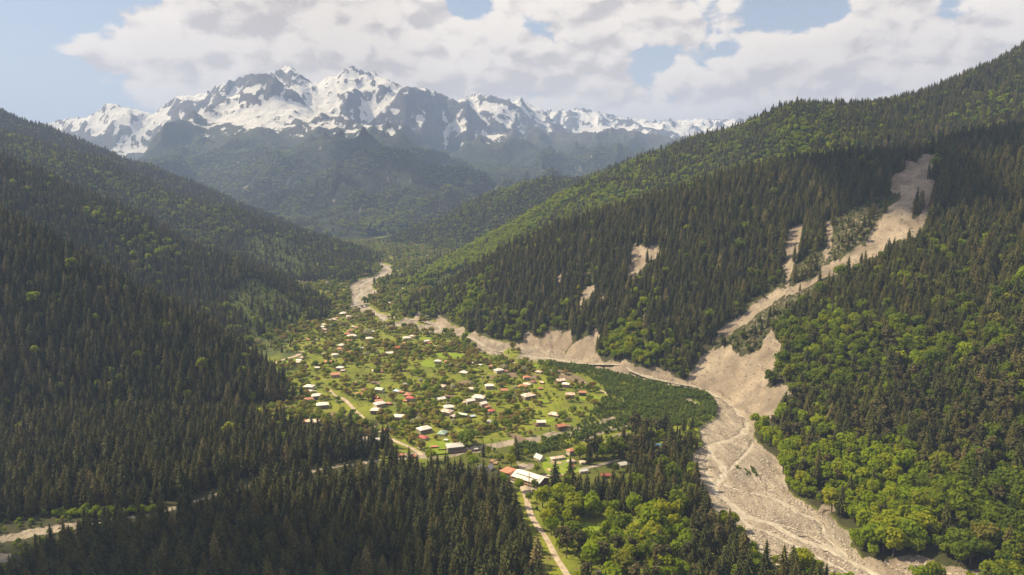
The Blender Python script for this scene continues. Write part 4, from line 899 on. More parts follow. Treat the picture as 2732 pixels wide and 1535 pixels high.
# the sawmill hall with its red annex
def hall():
    p = on_ground(*zE([(1215, 720)])[0], 3.5)
    e = bpy.data.objects.new('sawmill_hall', None); COL.objects.link(e); e.location = p; e.rotation_euler = (0, 0, R(-38))
    tag(e, 'large sawmill hall with white sheet roof and dark open side', 'hall')
    L, Wd, hw, h = 31.0, 17.0, 5.6, 3.4
    vs, fs = wall_mesh(L, Wd, hw, h, 'gable'); mesh_obj('wall', vs, fs, m_wood, e)
    vs, fs = roof_mesh(L, Wd, hw, h, 'gable', .9); mesh_obj('roof', vs, fs, ROOF['white'], e)
    # raised strip on the near roof slope with a dark vent gap, pale sill beam along the open side
    sl = h/(Wd/2)
    def slope_slab(name, x0, x1, y0, y1, lift, th, mat):
        z = lambda y: hw+h+y*sl+lift
        v = [(x0, y0, z(y0)), (x1, y0, z(y0)), (x1, y1, z(y1)), (x0, y1, z(y1))]
        mesh_obj(name, v+[(x, y, q+th) for x, y, q in v], BOXF, mat, e)
    slope_slab('roof_slab', -L/2+2.2, L/2-2.2, -4.6, -.3, .32, .3, ROOF['white'])
    slope_slab('vent_gap', -L/2+2.0, L/2-2.0, -5.1, -4.65, .02, .55, m_wood)
    box('sill_beam', -L/2, L/2, -Wd/2-1.3, -Wd/2-.9, 2.4, 3.1, m_log, e)
    box('plinth', -L/2-.4, L/2+.4, -Wd/2-2.4, -Wd/2-.02, -.6, .35, m_conc, e)
    for k in range(9):
        x = -L/2+.4+k*(L-.8)/8; box('post', x-.15, x+.15, -Wd/2-1.28, -Wd/2-1.0, .36, 5.1, m_log, e)
    for k in range(7):
        x = -L/2+2+k*4.3
        w = box('window', x, x+2.4, -Wd/2-.06, -Wd/2-.015, 3.3, 4.6, m_frame, e); box('pane', x+.15, x+2.25, -Wd/2-.09, -Wd/2-.065, 3.45, 4.45, m_glass, w)
    HOUSES.append((p[0], p[1], 33, 20))
    q = on_ground(*zE([(860, 590)])[0], 3.5)
    e = bpy.data.objects.new('sawmill_annex', None); COL.objects.link(e); e.location = q; e.rotation_euler = (0, 0, R(-38))
    tag(e, 'red-brown hipped annex joined to the white sawmill hall', 'building')
    L, Wd = 21.0, 12.0
    vs, fs = wall_mesh(L, Wd, 4.6, 3, 'hip'); mesh_obj('wall', vs, fs, m_stone, e)
    vs, fs = roof_mesh(L, Wd, 4.6, 3.0, 'hip', .8); mesh_obj('roof', vs, fs, ROOF['rust'], e)
    vs, fs = roof_mesh(9, 6.4, 4.4, 2.6, 'gable', .5); g = mesh_obj('cross_gable', vs, fs, ROOF['rust'], e); g.rotation_euler = (0, 0, R(90)); g.location = (3.5, -5.6, 0)
    box('gable_wall', .5, 6.5, -10.0, -6.1, -.6, 4.3, m_stone, e)
    for k in range(4):
        x = .9+k*1.45; w = box('window', x, x+1.0, -10.06, -10.01, 1.2, 3.6, m_frame, e); box('pane', x+.12, x+.88, -10.09, -10.065, 1.35, 3.45, m_glass, w)
    box('door', -6, -4.2, -6.07, -6.01, 0, 2.6, m_door, e)
    HOUSES.append((q[0], q[1], 22, 14))
hall()

# ------------------------------------------------------------------ trees: one mesh of crown and trunk for each kind
def leaf_mat(name, stops, trans=.3, rough=.7):
    m = bpy.data.materials.new(name); m.use_nodes = True; nt = m.node_tree
    b = nt.nodes['Principled BSDF']; b.inputs['Roughness'].default_value = rough; b.inputs['Specular IOR Level'].default_value = .12
    oi = nt.nodes.new('ShaderNodeObjectInfo').outputs['Random']
    c = ramp(nt, oi, stops)
    tcn = nt.nodes.new('ShaderNodeTexCoord')
    v = noise(nt, tcn.outputs['Object'], .55, 3, .6)
    c = mixc(nt, smooth(nt, v, .40, .68), c, mixc(nt, .35, c, (.16, .19, .03)))
    nt.links.new(c, b.inputs['Base Color'])
    if trans > 0:
        t = nt.nodes.new('ShaderNodeBsdfTranslucent'); nt.links.new(mixc(nt, .4, c, (.30, .36, .02) if trans > .2 else c), t.inputs[0])
        mx = nt.nodes.new('ShaderNodeMixShader'); mx.inputs[0].default_value = trans
        nt.links.new(b.outputs[0], mx.inputs[1]); nt.links.new(t.outputs[0], mx.inputs[2])
        nt.links.new(mx.outputs[0], nt.nodes['Material Output'].inputs[0])
    return m
m_needle = leaf_mat('spruce_needles', [(0, (.016, .020, .007)), (.4, (.028, .031, .009)), (.75, (.046, .043, .011)), (.97, (.066, .052, .016)), (1, (.14, .11, .05))], .10)
m_leaf = leaf_mat('beech_leaves', [(0, (.050, .085, .007)), (.35, (.085, .130, .006)), (.7, (.130, .175, .005)), (.93, (.165, .195, .005)), (1, (.15, .13, .03))], .5)
m_pine = leaf_mat('pine_needles', [(0, (.030, .030, .013)), (.5, (.046, .040, .018)), (1, (.068, .053, .025))], .10)
m_bright = leaf_mat('maple_leaves', [(0, (.15, .225, .005)), (.5, (.205, .28, .004)), (.85, (.25, .29, .005)), (1, (.26, .26, .01))], .55)
m_leafd = leaf_mat('alder_leaves', [(0, (.065, .115, .026)), (.6, (.10, .155, .032)), (1, (.15, .19, .04))], .35)
m_orch = leaf_mat('orchard_leaves', [(0, (.115, .175, .018)), (.28, (.17, .225, .02)), (.5, (.25, .235, .045)), (.76, (.27, .20, .065)), (.95, (.24, .155, .075)), (1, (.48, .47, .37))], .5)
m_blossom = leaf_mat('blossom', [(0, (.34, .35, .27)), (1, (.44, .43, .36))], .2)

def tube(p, q, r0, r1, n, vs, fs):
    p = Vector(p); q = Vector(q); d = (q-p).normalized(); a = d.orthogonal().normalized(); b_ = d.cross(a); i0 = len(vs)
    for c_, r in ((p, r0), (q, r1)):
        for k in range(n):
            t = 2*math.pi*k/n; vs.append(tuple(c_+(a*math.cos(t)+b_*math.sin(t))*r))
    for k in range(n):
        j = (k+1) % n; fs.append((i0+k, i0+j, i0+n+j, i0+n+k))
    fs.append(tuple(i0+n+k for k in range(n)))
def spruce_geo(seed, H=22.0, rad=3.3, gap=.06, dens=1.0):
    rd = random.Random(seed); cv, cf, tv, tf = [], [], [], []
    tube((0, 0, -1.0), (0, 0, H*.55), .34, .14, 6, tv, tf)
    nl = 17
    for l in range(nl):
        t = l/(nl-1); z = H*(gap+(.985-gap)*t); r = rad*((1-t)**.52)*(1.0 if t > .12 else .85)+.1
        nb = max(4, int((10-5*t)*dens)); ph = rd.random()*6.28
        for k in range(nb):
            a = ph+6.283*k/nb+rd.uniform(-.25, .25); L = r*rd.uniform(.72, 1.15); dz = -L*rd.uniform(.16, .36)
            wv = 3.6/nb*rd.uniform(.8, 1.15); zz = z+rd.uniform(-.35, .35)
            ca_, sa_ = math.cos(a), math.sin(a); i = len(cv)
            up = L*.12
            cv.append((ca_*.08*L, sa_*.08*L, zz+up))
            for da in (-wv*.5, wv*.5):
                cv.append((math.cos(a+da)*L*.62, math.sin(a+da)*L*.62, zz+dz*.7-.06*L))
            cv.append((ca_*L, sa_*L, zz+dz)); cv.append((ca_*L*.6, sa_*L*.6, zz+dz*.3))
            cf += [(i, i+1, i+4), (i, i+4, i+2), (i+4, i+1, i+3), (i+4, i+3, i+2)]
    i = len(cv); n = 7
    for zf, rf in ((gap*.9, .30), (.35, .40), (.7, .2), (1.0, .0)):
        for k in range(n):
            a = 6.283*k/n+zf*2; r = rad*rf*rd.uniform(.8, 1.2); cv.append((math.cos(a)*r, math.sin(a)*r, H*zf))
    for l in range(3):
        for k in range(n):
            j = (k+1) % n; cf.append((i+l*n+k, i+l*n+j, i+(l+1)*n+j, i+(l+1)*n+k))
    return cv, cf, tv, tf
def leafy_geo(seed, H=15.0, rad=5.2, lobes=10, per=30, size=.95, base=.28, flat=1.0):
    rd = random.Random(seed); cv, cf, tv, tf = [], [], [], []
    cz = H*(base+(1-base)*.5); hz = H*(1-base)*.5
    tube((0, 0, -1.0), (0, 0, cz), rad*.075, rad*.04, 6, tv, tf)
    L = [(0, 0, cz+hz*.35, rad*.62)]
    for k in range(lobes):
        a = 6.283*k/lobes*1.9+rd.uniform(-.4, .4); ringz = rd.uniform(-.55, .55); rr = rad*.62*math.sqrt(max(.05, 1-ringz*ringz*.8))*rd.uniform(.75, 1.1)
        L.append((math.cos(a)*rr, math.sin(a)*rr, cz+hz*ringz*flat, rad*rd.uniform(.36, .52)))
    for k in range(4):
        s = L[rd.randrange(1, len(L))]; tube((0, 0, H*base*.8), s[:3], rad*.035, rad*.012, 4, tv, tf)
    for lx, ly, lz, lr in L:
        for k in range(per):
            u = rd.uniform(-.85, 1); t = rd.uniform(0, 6.283); s = math.sqrt(1-u*u)
            nrm = Vector((s*math.cos(t), s*math.sin(t), u)); r = lr*rd.uniform(.78, 1.12)
            c = Vector((lx, ly, lz))+nrm*r
            nn = (nrm+Vector((rd.uniform(-.6, .6), rd.uniform(-.6, .6), rd.uniform(-.3, .7)))).normalized()
            a1 = nn.orthogonal().normalized(); b1 = nn.cross(a1); ang = rd.uniform(0, 6.28)
            a2 = a1*math.cos(ang)+b1*math.sin(ang); b2 = nn.cross(a2); sz = size*rd.uniform(.65, 1.35); i = len(cv)
            for x, y in ((-1, -.5), (.1, -.95), (1, .1), (.05, .9)):
                cv.append(tuple(c+a2*(x*sz)+b2*(y*sz)+nn*(rd.uniform(-.25, .1)*sz)))
            cf += [(i, i+1, i+2), (i, i+2, i+3)]
        # dark inner mass so that sky does not show through the whole crown
        i = len(cv); q = lr*.55
        for x, y, z in ((1, 0, 0), (-1, 0, 0), (0, 1, 0), (0, -1, 0), (0, 0, 1), (0, 0, -1)): cv.append((lx+x*q, ly+y*q, lz+z*q))
        for f in ((4, 0, 2), (4, 2, 1), (4, 1, 3), (4, 3, 0), (5, 2, 0), (5, 1, 2), (5, 3, 1), (5, 0, 3)): cf.append(tuple(i+k for k in f))
    return cv, cf, tv, tf
def mk(name, vs, fs, mats, mi=None):
    me = bpy.data.meshes.new(name); me.from_pydata(vs, [], fs)
    for m in mats: me.materials.append(m)
    if mi: me.polygons.foreach_set('material_index', mi)
    me.update(); return me
KINDS = {}
def kind(key, geo, leaf, crown='crown'):
    cv, cf, tv, tf = geo
    o = len(cv); joined = mk(key+'_tree', cv+tv, cf+[tuple(k+o for k in f) for f in tf], [leaf, m_bark], [0]*len(cf)+[1]*len(tf))
    KINDS[key] = (mk(key+'_crown', cv, cf, [leaf]), mk(key+'_trunk', tv, tf, [m_bark]), joined)
for k in range(4): kind('a_spruce%d' % k, spruce_geo(50+k, 21.5, [5.0, 4.4, 5.5, 4.8][k], [.05, .08, .05, .14][k]), m_needle)
for k in range(4): kind('b_beech%d' % k, leafy_geo(80+k, 16, [6.0, 5.2, 6.8, 5.6][k], [11, 9, 12, 10][k]), m_leaf)
for k in range(3): kind('c_orchard%d' % k, leafy_geo(120+k, 9, [4.4, 5.0, 3.6][k], [9, 10, 8][k], 28, .78, .2), m_orch)
for k in range(2): kind('d_alder%d' % k, leafy_geo(140+k, 5.0, 1.7, 6, 20, .5, .1), m_leafd)
for k in range(2): kind('e_pine%d' % k, leafy_geo(160+k, 19, 3.8, 9, 30, .8, .36), m_pine)
for k in range(3): kind('f_maple%d' % k, leafy_geo(180+k, 16, [5.8, 6.6, 5.0][k], [11, 13, 9][k], 34, .95), m_bright)
ORDER = sorted(KINDS); KI = {k: i for i, k in enumerate(ORDER)}
PROTO = bpy.data.collections.new('tree_kinds')
for k in ORDER: PROTO.objects.link(bpy.data.objects.new(k, KINDS[k][2]))
ng = bpy.data.node_groups.new('scatter', 'GeometryNodeTree')
ng.interface.new_socket('Geometry', in_out='INPUT', socket_type='NodeSocketGeometry'); ng.interface.new_socket('Geometry', in_out='OUTPUT', socket_type='NodeSocketGeometry')
gin, gout = ng.nodes.new('NodeGroupInput'), ng.nodes.new('NodeGroupOutput')
iop = ng.nodes.new('GeometryNodeInstanceOnPoints'); ci = ng.nodes.new('GeometryNodeCollectionInfo')
ci.inputs['Collection'].default_value = PROTO; ci.inputs['Separate Children'].default_value = True; ci.inputs['Reset Children'].default_value = True
def na(name, t):
    n_ = ng.nodes.new('GeometryNodeInputNamedAttribute'); n_.data_type = t; n_.inputs['Name'].default_value = name
    return [o for o in n_.outputs if o.name == 'Attribute' and o.enabled][0]
ng.links.new(gin.outputs[0], iop.inputs['Points']); ng.links.new(ci.outputs[0], iop.inputs['Instance'])
iop.inputs['Pick Instance'].default_value = True
ng.links.new(na('kind', 'INT'), iop.inputs['Instance Index']); ng.links.new(na('rot', 'FLOAT_VECTOR'), iop.inputs['Rotation']); ng.links.new(na('size', 'FLOAT_VECTOR'), iop.inputs['Scale'])
ng.links.new(iop.outputs[0], gout.inputs[0])
def mass(name, P, kinds, sizes, label, cat):
    if len(P) == 0: return
    me = bpy.data.meshes.new(name); me.vertices.add(len(P)); me.vertices.foreach_set('co', np.asarray(P, np.float32).ravel())
    a = me.attributes.new('kind', 'INT', 'POINT'); a.data.foreach_set('value', np.asarray(kinds, np.int32))
    rot = np.column_stack([RNG.normal(0, .05, len(P)), RNG.normal(0, .05, len(P)), RNG.uniform(0, 6.283, len(P))])
    a = me.attributes.new('rot', 'FLOAT_VECTOR', 'POINT'); a.data.foreach_set('vector', rot.astype(np.float32).ravel())
    a = me.attributes.new('size', 'FLOAT_VECTOR', 'POINT'); a.data.foreach_set('vector', np.asarray(sizes, np.float32).ravel())
    o = bpy.data.objects.new(name, me); COL.objects.link(o); md = o.modifiers.new('scatter', 'NODES'); md.node_group = ng
    tag(o, label, cat, kind='stuff'); return o

# ------------------------------------------------------------------ where trees stand
cand = []
for y0, y1, s in ((400, 1000, 7.1), (1000, 1600, 7.1), (1600, 2400, 7.6), (2400, 3700, 8.8)):
    ys = np.arange(y0, y1, s); xs = np.arange(-.86*y1, .86*y1, s)
    X, Y = np.meshgrid(xs, ys); X = X+RNG.uniform(-.48, .48, X.shape)*s; Y = Y+RNG.uniform(-.48, .48, X.shape)*s
    k = (np.abs(X) < .86*Y); cand.append(np.column_stack([X[k], Y[k]]))
cand = np.concatenate(cand); tx, ty = cand[:, 0], cand[:, 1]
tz = interp(gz, tx, ty); rm = gi(runmax, tx, ty)
vis = (tz+24-CAMZ)/ty > rm-.004
tx, ty, tz = tx[vis], ty[vis], tz[vis]
tpx, tpy = project(tx, ty, tz)
fl = gi(isfloor, tx, ty); tg = gi(tagi, tx, ty); T = lambda *n: np.isin(tg, [TAGS.index(i) for i in n])
sc_ = gi(scar_t, tx, ty) > .35; gv = (gi(gravel_s, tx, ty) > .25); cl = gi(clear, tx, ty); spz = gi(sparse, tx, ty)
u = RNG.random(len(tx)); u2 = RNG.random(len(tx)); u3 = RNG.random(len(tx))
n1 = fbm(tx/130, ty/130, 201, 4); n2 = fbm(tx/45, ty/45, 207, 3)
bad = sc_ | gv
q12 = project(tx, ty, tz+13); hides = np.zeros(len(tx), bool)
for s_ in SCARS[:7]+SCARS[13:15]: hides |= pip(q12[0], q12[1], s_)
for s_ in HOLES: hides &= ~pip(tpx, tpy, s_)
bad |= hides & ~fl & (u < .85)
for c, w in ROADLINES:
    box_ = (tx > c[:, 0].min()-12) & (tx < c[:, 0].max()+12) & (ty > c[:, 1].min()-12) & (ty < c[:, 1].max()+12)
    i = np.where(box_)[0]
    if len(i): bad[i] |= seg_dist(tx[i], ty[i], [tuple(p) for p in c[::3]]) < w*.5+2.2
for hx, hy, L, Wd in HOUSES:
    dx = tx-hx; dy = ty-hy; bad |= (np.abs(dx) < L*.5+2.2) & (dy > -Wd*.5-7) & (dy < Wd*.5+2.5)
for w in FIELDPOLY: bad |= pip(tx, ty, w)
FA = [(20, 1560), (90, 1500), (150, 1462), (290, 1418), (440, 1394), (560, 1362), (700, 1318), (800, 1300), (900, 1285), (1050, 1272), (1200, 1280), (1290, 1300), (1335, 1330), (1360, 1370), (1392, 1420), (1420, 1470), (1445, 1535), (1500, 1900), (-500, 2200), (-500, 1700)]
FB = [(-900, 1440), (-300, 1405), (0, 1400), (150, 1372), (280, 1366), (420, 1350), (520, 1320), (680, 1268), (780, 1250), (900, 1234), (1000, 1222), (1056, 1212), (1040, 1195), (990, 1170), (940, 1165), (870, 1160), (800, 1148), (700, 1122), (640, 1105), (300, 1100), (-900, 1120)]
FC = [(1465, 1308), (1560, 1304), (1650, 1312), (1740, 1262), (1800, 1180), (1850, 1165), (1858, 1215), (1838, 1235), (1860, 1290), (1880, 1350), (1900, 1385), (1850, 1400), (1760, 1392), (1690, 1372), (1600, 1355), (1500, 1345)]
FE = [(1985, 1540), (2120, 1552), (2225, 1590), (2260, 1900), (1560, 2100), (1620, 1600), (1800, 1560)]
FD = [(1420, 1355), (1500, 1348), (1600, 1358), (1690, 1375), (1760, 1395), (1900, 1388), (1955, 1420), (1985, 1465), (2000, 1500), (1985, 1540), (1800, 1560), (1620, 1600), (1560, 1620), (1500, 1520), (1440, 1420)]
FG = [(1530, 1220), (1600, 1190), (1660, 1180), (1700, 1150), (1850, 1150), (1850, 1175), (1760, 1250), (1680, 1290), (1640, 1240), (1560, 1250)]
VILL = [(740, 960), (800, 890), (870, 850), (935, 830), (980, 840), (1040, 872), (1120, 885), (1215, 897), (1260, 930), (1340, 955), (1440, 968), (1472, 982), (1590, 1027), (1620, 1054), (1594, 1084), (1520, 1149), (1444, 1185), (1300, 1190), (1200, 1203), (1110, 1205), (1000, 1172), (870, 1158), (760, 1110), (700, 1110), (770, 1068), (740, 1000)]
SCRUB = [(1461, 967), (1553, 978), (1635, 996), (1716, 1015), (1825, 1039), (1879, 1047), (1902, 1064), (1914, 1085), (1912, 1113), (1880, 1130), (1860, 1145), (1825, 1135), (1743, 1142), (1662, 1150), (1607, 1160), (1553, 1178), (1500, 1200), (1430, 1215), (1360, 1215), (1380, 1192), (1444, 1186), (1512, 1155), (1594, 1088), (1621, 1054), (1607, 1030), (1567, 1004), (1472, 984)]
wob = (tpx+14*n2, tpy+7*fbm(tx/30+7, ty/30, 211, 3))
inp = {k: pip(wob[0], wob[1], v) & fl for k, v in dict(FA=FA, FB=FB, FC=FC, FD=FD, FE=FE, FG=FG, VILL=VILL, SCRUB=SCRUB).items()}
zone = np.full(len(tx), '', dtype='<U6'); typ = np.full(len(tx), -1)           # 0 spruce 1 broadleaf 2 orchard 3 alder/bush 4 pine
sml = np.ones(len(tx))
# hills
hl = ~fl
pb = np.full(len(tx), .12)
pb = np.where(T('L1'), .045+.20*sstep(n1, .25, .5)+.25*(tpy > 990)*(tpx > 280)*sstep(n2, -.1, .3), pb)
pb = np.where(T('L2'), .10+.38*sstep(n1, .12, .45)+.3*(tz < 40), pb)
pb = np.where(T('L3'), .40+.5*n1, pb); pb = np.where(T('L4'), .22+.4*n1, pb)
pb = np.where(T('R2'), .03+.6*sstep(n1, .06, .36)*(tpx < 2050)*sstep(tz, 190, 90)+.5*sstep(tz, 75, 20)*(tpx < 1900), pb)
right = T('R2') & (tpx > 1950) & (tpy > 620)
mR = .15+.75*sstep(tpy + 60*n1, 760, 960)*(1-.95*sstep(tpy+120*n1+.10*(tpx-2300), 960, 1040)*(1-sstep(tpy+120*n1-.25*(tpx-2300), 1120, 1230)))
pb = np.where(right, mR*np.where(tpx < 2180, .9, 1), pb)
pb = np.where(T('R3'), .62+.6*n1+.35*sstep(tpx, 1850, 1450)-.42*sstep(tpx, 2050, 2450), pb); pb = np.where(T('R4'), .60+.5*n1, pb)
typ[hl] = np.where(u[hl] < pb[hl], 1, 0)
typ[hl & (typ == 0) & right & (u2 < .45) & (tpy > 900)] = 4
zone[hl] = np.array(TAGS)[tg[hl]]
thin_ = hl & (u3 > .94); typ[thin_] = -1
typ[hl & (typ == 1) & (u3 > .9) & (ty < 1600)] = -1
k = hl & cl; typ[k] = np.where(u3[k] < .92, np.where(u2[k] < .12, 0, np.where(u2[k] < .3, 1, 3)), -1); sml[k] = np.where((u2[k] > .12) & (u2[k] < .3), .55, .95)
k = hl & spz; typ[k] = np.where(u3[k] < .8, np.where(u2[k] < .30, 0, np.where(u2[k] < .45, 4, 3)), -1); sml[k] = np.where(u2[k] < .45, .62, .95)
# valley floor
rest = fl & (ty > 640); far_fl = rest & (ty > 1150)
k = far_fl & (u3 < .42+.5*n1); typ[k] = np.where(u[k] < .14, 0, np.where(u[k] < .45, 1, 2)); sml[k] = np.where(u[k] < .45, .62, 1.0); zone[k] = 'VAL'
k = inp['VILL']; zone[k] = 'VILL'; dn = .40+.34*n1+.55*n2; sml[k] = .80
typ[k] = np.where(u[k] < dn[k], 2, -1)
k = inp['VILL'] & (typ == -1) & (u3 < .24); typ[k] = 3; sml[k] = .42
for z in ('FA', 'FB'):
    k = inp[z]; typ[k] = np.where(u[k] < .95, 0, -1); zone[k] = 'F'
k = inp['FB'] & (u < .03) & (tpy < 1200); typ[k] = 1; sml[k] = .8
k = inp['FA'] & (u < .008); typ[k] = 1; sml[k] = .6
k = inp['FC']; typ[k] = np.where(u[k] < .80, 0, np.where(u[k] < .92, 1, -1)); zone[k] = 'F2'
k = inp['FG']; typ[k] = np.where(u[k] < .22, 0, np.where(u[k] < .42, 4, np.where(u[k] < .62, 1, -1))); zone[k] = 'F2'; sml[k & (typ == 1)] = .7
k = inp['FE']; typ[k] = np.where(u[k] < .75, 0, -1); zone[k] = 'F2'
k = inp['FD']; typ[k] = np.where(u[k] < .40, 1, np.where(u[k] < .62, np.where(tpy[k] > 1440, 4, 3), -1)); zone[k] = 'F2'
k = inp['FD'] & (tpx > 1840) & (u < .75); typ[k] = np.where(u2[k] < .7, 0, 4)
lone = fl & (typ == -1) & ~inp['VILL'] & ~inp['SCRUB'] & (tpx > 1000) & (tpy > 1180) & (u3 < .22); typ[lone] = np.where(u2[lone] < .3, 1, np.where(u2[lone] < .42, 0, 3)); sml[lone] = .6; zone[lone] = 'F2'
wl = fl & (tpx < 330) & (tpy > 1370) & (tpy < 1560) & ~inp['FA'] & ~inp['FB'] & (u3 < .75); typ[wl] = 3; zone[wl] = 'SCRUB'
bank = fl & (typ == -1) & (tpx > 1930) & (tpy > 1100) & (u3 < .85); typ[bank] = np.where(u2[bank] < .6, 1, 5); zone[bank] = 'R2'; sml[bank] = .8
br = (typ == 1) & ((inp['FD'] & (u2 < .85)) | (T('R2') & (tpx > 1990) & (u2 < .9*sstep(tpy+.35*(2280-tpx)+60*n2, 1120, 1230)*(1-sstep(tpx, 2420, 2520)))) | (T('R3') & (u2 < .30+.5*n1+.35*(tpx < 1900))) | (T('R2') & (tpx < 1950) & (u2 < .45+.8*n1)) | (T('R2') & (tpx > 2150) & (tpy < 1000) & (u2 < .4+.8*n1)) | (T('L1', 'L2') & (u2 < .5)) | (T('R4', 'L3') & (u2 < .3)))
typ[br] = 5
hb_ = hl & np.isin(typ, (1, 5)); sml[hb_] *= np.where(right[hb_], .88, .74)
typ[bad] = -1
typ[inp['SCRUB'] & (zone != 'SCRUB')] = -1
ok = typ >= 0
tx, ty, tz, tpx, tpy, typ, zone, sml, n1, n2 = (a[ok] for a in (tx, ty, tz, tpx, tpy, typ, zone, sml, n1, n2))
# dense low alder scrub on the gravel flat
s = 2.5; x0, x1, y0_, y1_ = 60, 380, 690, 1120
X, Y = np.meshgrid(np.arange(-420, x1, s), np.arange(560, y1_, s)); X = (X+RNG.uniform(-1.2, 1.2, X.shape)).ravel(); Y = (Y+RNG.uniform(-1.2, 1.2, Y.shape)).ravel()
zz = interp(gz, X, Y); qx, qy = project(X, Y, zz); nn = fbm(X/20, Y/20, 301, 3)
WL = [(-60, 1425), (80, 1400), (160, 1375), (240, 1358), (330, 1365), (420, 1358), (425, 1372), (280, 1382), (150, 1400), (40, 1428), (-60, 1440)]
WL2 = [(-60, 1462), (40, 1448), (90, 1440), (70, 1480), (30, 1545), (-60, 1560)]
inw = pip(qx, qy, WL) | pip(qx, qy, WL2)
k = (pip(qx+6*nn, qy+4*nn, SCRUB) & (gi(drystreak, X, Y) < .5) & (gi(drym, X, Y) < .5) & (RNG.random(len(X)) < .9+.5*nn)) | (inw & (gi(gravel_s, X, Y) < .8))
for hx, hy, L, Wd in HOUSES:
    dx = X-hx; dy = Y-hy; k &= ~((np.abs(dx) < L*.5+1.5) & (dy > -Wd*.5-5) & (dy < Wd*.5+1.5))
mS = k; SX, SY, SZ = X[k], Y[k], zz[k]
tx = np.concatenate([tx, SX]); ty = np.concatenate([ty, SY]); tz = np.concatenate([tz, SZ]); tpx = np.concatenate([tpx, qx[k]]); tpy = np.concatenate([tpy, qy[k]])
typ = np.concatenate([typ, np.full(len(SX), 3)]); zone = np.concatenate([zone, np.full(len(SX), 'SCRUB', dtype='<U6')]); sml = np.concatenate([sml, np.where(inw[k], 1.0, .68)+.25*nn[k]]); n1 = np.concatenate([n1, nn[k]])
N = len(tx)
var = RNG.integers(0, 4, N); kd = np.zeros(N, int)
for t_, (pre, cnt) in enumerate((('a_spruce', 4), ('b_beech', 4), ('c_orchard', 3), ('d_alder', 2), ('e_pine', 2), ('f_maple', 3))):
    m = typ == t_; kd[m] = np.array([KI['%s%d' % (pre, v % cnt)] for v in range(4)])[var[m]]
wil = (zone == 'SCRUB') & (tpx < 440) & (RNG.random(N) < .6); kd[wil] = KI['f_maple0']; sml[wil] = .30
hs = RNG.lognormal(0, np.where(typ == 0, .30, .27), N)*sml*np.clip(1+.18*n1, .7, 1.3); hs = np.clip(hs, .4*sml, 1.55)
ws = hs*RNG.uniform(.82, 1.18, N)
far = np.clip((ty-1500)/2200, 0, 1); big = 1+.12*far
SZ3 = np.column_stack([ws*big, ws*big, hs*(1+.1*far)])
HT = np.array([22, 16, 9, 5, 19, 16])[typ]*hs

# the trees that show largest are things of their own
def place_tree(i, name, label, group, cat='tree'):
    key = ORDER[kd[i]]; cr, tr, _ = KINDS[key]
    e = bpy.data.objects.new(name, None); e.location = (tx[i], ty[i], tz[i]-.1); e.scale = SZ3[i]; e.rotation_euler = (0, 0, RNG.uniform(0, 6.283)); e.empty_display_size = 1
    COL.objects.link(e); tag(e, label, cat, group)
    for nm, me in (('trunk', tr), ('crown', cr)):
        o = bpy.data.objects.new(nm, me); o.parent = e; COL.objects.link(o)
single = np.zeros(N, bool)
ptop = project(tx, ty, tz+HT)[1]
app = HT/np.hypot(tx, ty)
inframe = (tpx > -5) & (tpx < W0+5) & (ptop < 1515)
def pick(mask, cnt, front=True):
    i = np.where(mask & inframe & ~single)[0]; i = i[np.argsort(-app[i])][:cnt]; single[i] = True; return i
spec = [
 ((typ == 0) & (zone == 'F') & (tpy > 1420), 195, 'spruce_tree', 'dark spruce in the dense wood along the bottom edge', 'spruces of the lower wood'),
 ((typ == 0) & (zone == 'F') & (tpy < 1395), 40, 'spruce_tree', 'dark spruce at the front of the wood behind the dry stream bed', 'spruces behind the dry stream bed'),
 ((typ == 0) & (zone == 'F2') & (tpy < 1420), 45, 'spruce_tree', 'dark spruce in the grove between sawmill and river', 'spruces between sawmill and river'),
 ((typ == 0) & (zone == 'F2') & (tpy > 1420), 20, 'spruce_tree', 'pointed spruce in front of the gravel at the bottom edge', 'spruces before the gravel'),
 (np.isin(typ, (1, 5)) & (zone == 'F2'), 110, 'broadleaf_tree', 'bright green broadleaf tree between dirt road and river', 'broadleaf trees between road and river'),
 (np.isin(typ, (1, 5)) & (zone == 'R2') & (tpy > 1000), 190, 'broadleaf_tree', 'leafy broadleaf tree on the slope across the river', 'broadleaf trees across the river'),
 ((typ == 4) & (zone == 'F2'), 60, 'pine_tree', 'bare-stemmed dark pine between dirt road and river', 'pines between road and river'),
 ((typ == 4) & (zone == 'R2'), 160, 'pine_tree', 'brownish dark pine on the slope across the river', 'pines across the river'),
 ((typ == 2) & (zone == 'VILL'), 290, 'orchard_tree', 'round orchard tree in the village gardens', 'orchard trees of the village')]
for m, c_, nm, lab, grp in spec:
    for i in pick(m, c_):
        l2 = lab
        if nm == 'orchard_tree':
            dh = [(h_[0]-tx[i])**2+(h_[1]-ty[i])**2 for h_ in HOUSES]; j_ = int(np.argmin(dh)); hl_ = HLAB[j_] if j_ < len(HLAB) else ''
            l2 = 'orchard tree beside the '+hl_ if (dh[j_] < 24**2 and 0 < len(hl_.split()) <= 12) else 'round orchard tree standing away from the houses in the village gardens'
        elif grp == 'spruces of the lower wood':
            l2 = lab+(', sandy stream end' if tpx[i] < 450 else ', middle part' if tpx[i] < 900 else ', dirt road side')
        elif grp == 'broadleaf trees across the river' or grp == 'pines across the river':
            l2 = lab+(' above the eroded bank' if tpy[i] > 1400 else ' near the gravel' if tpx[i] < 2250 else ' around the lone hut' if tpy[i] > 1220 else ' high above the gravel bar')
        elif grp.startswith('broadleaf trees between') or grp.startswith('pines between'):
            l2 = lab+(' around the round lawn' if 1500 < tpx[i] < 1640 and tpy[i] < 1470 else ' near the bottom edge' if tpy[i] > 1470 else ' on the river bank side' if tpx[i] > 1800 else ' below the spruce grove')
        place_tree(i, nm, l2, grp)
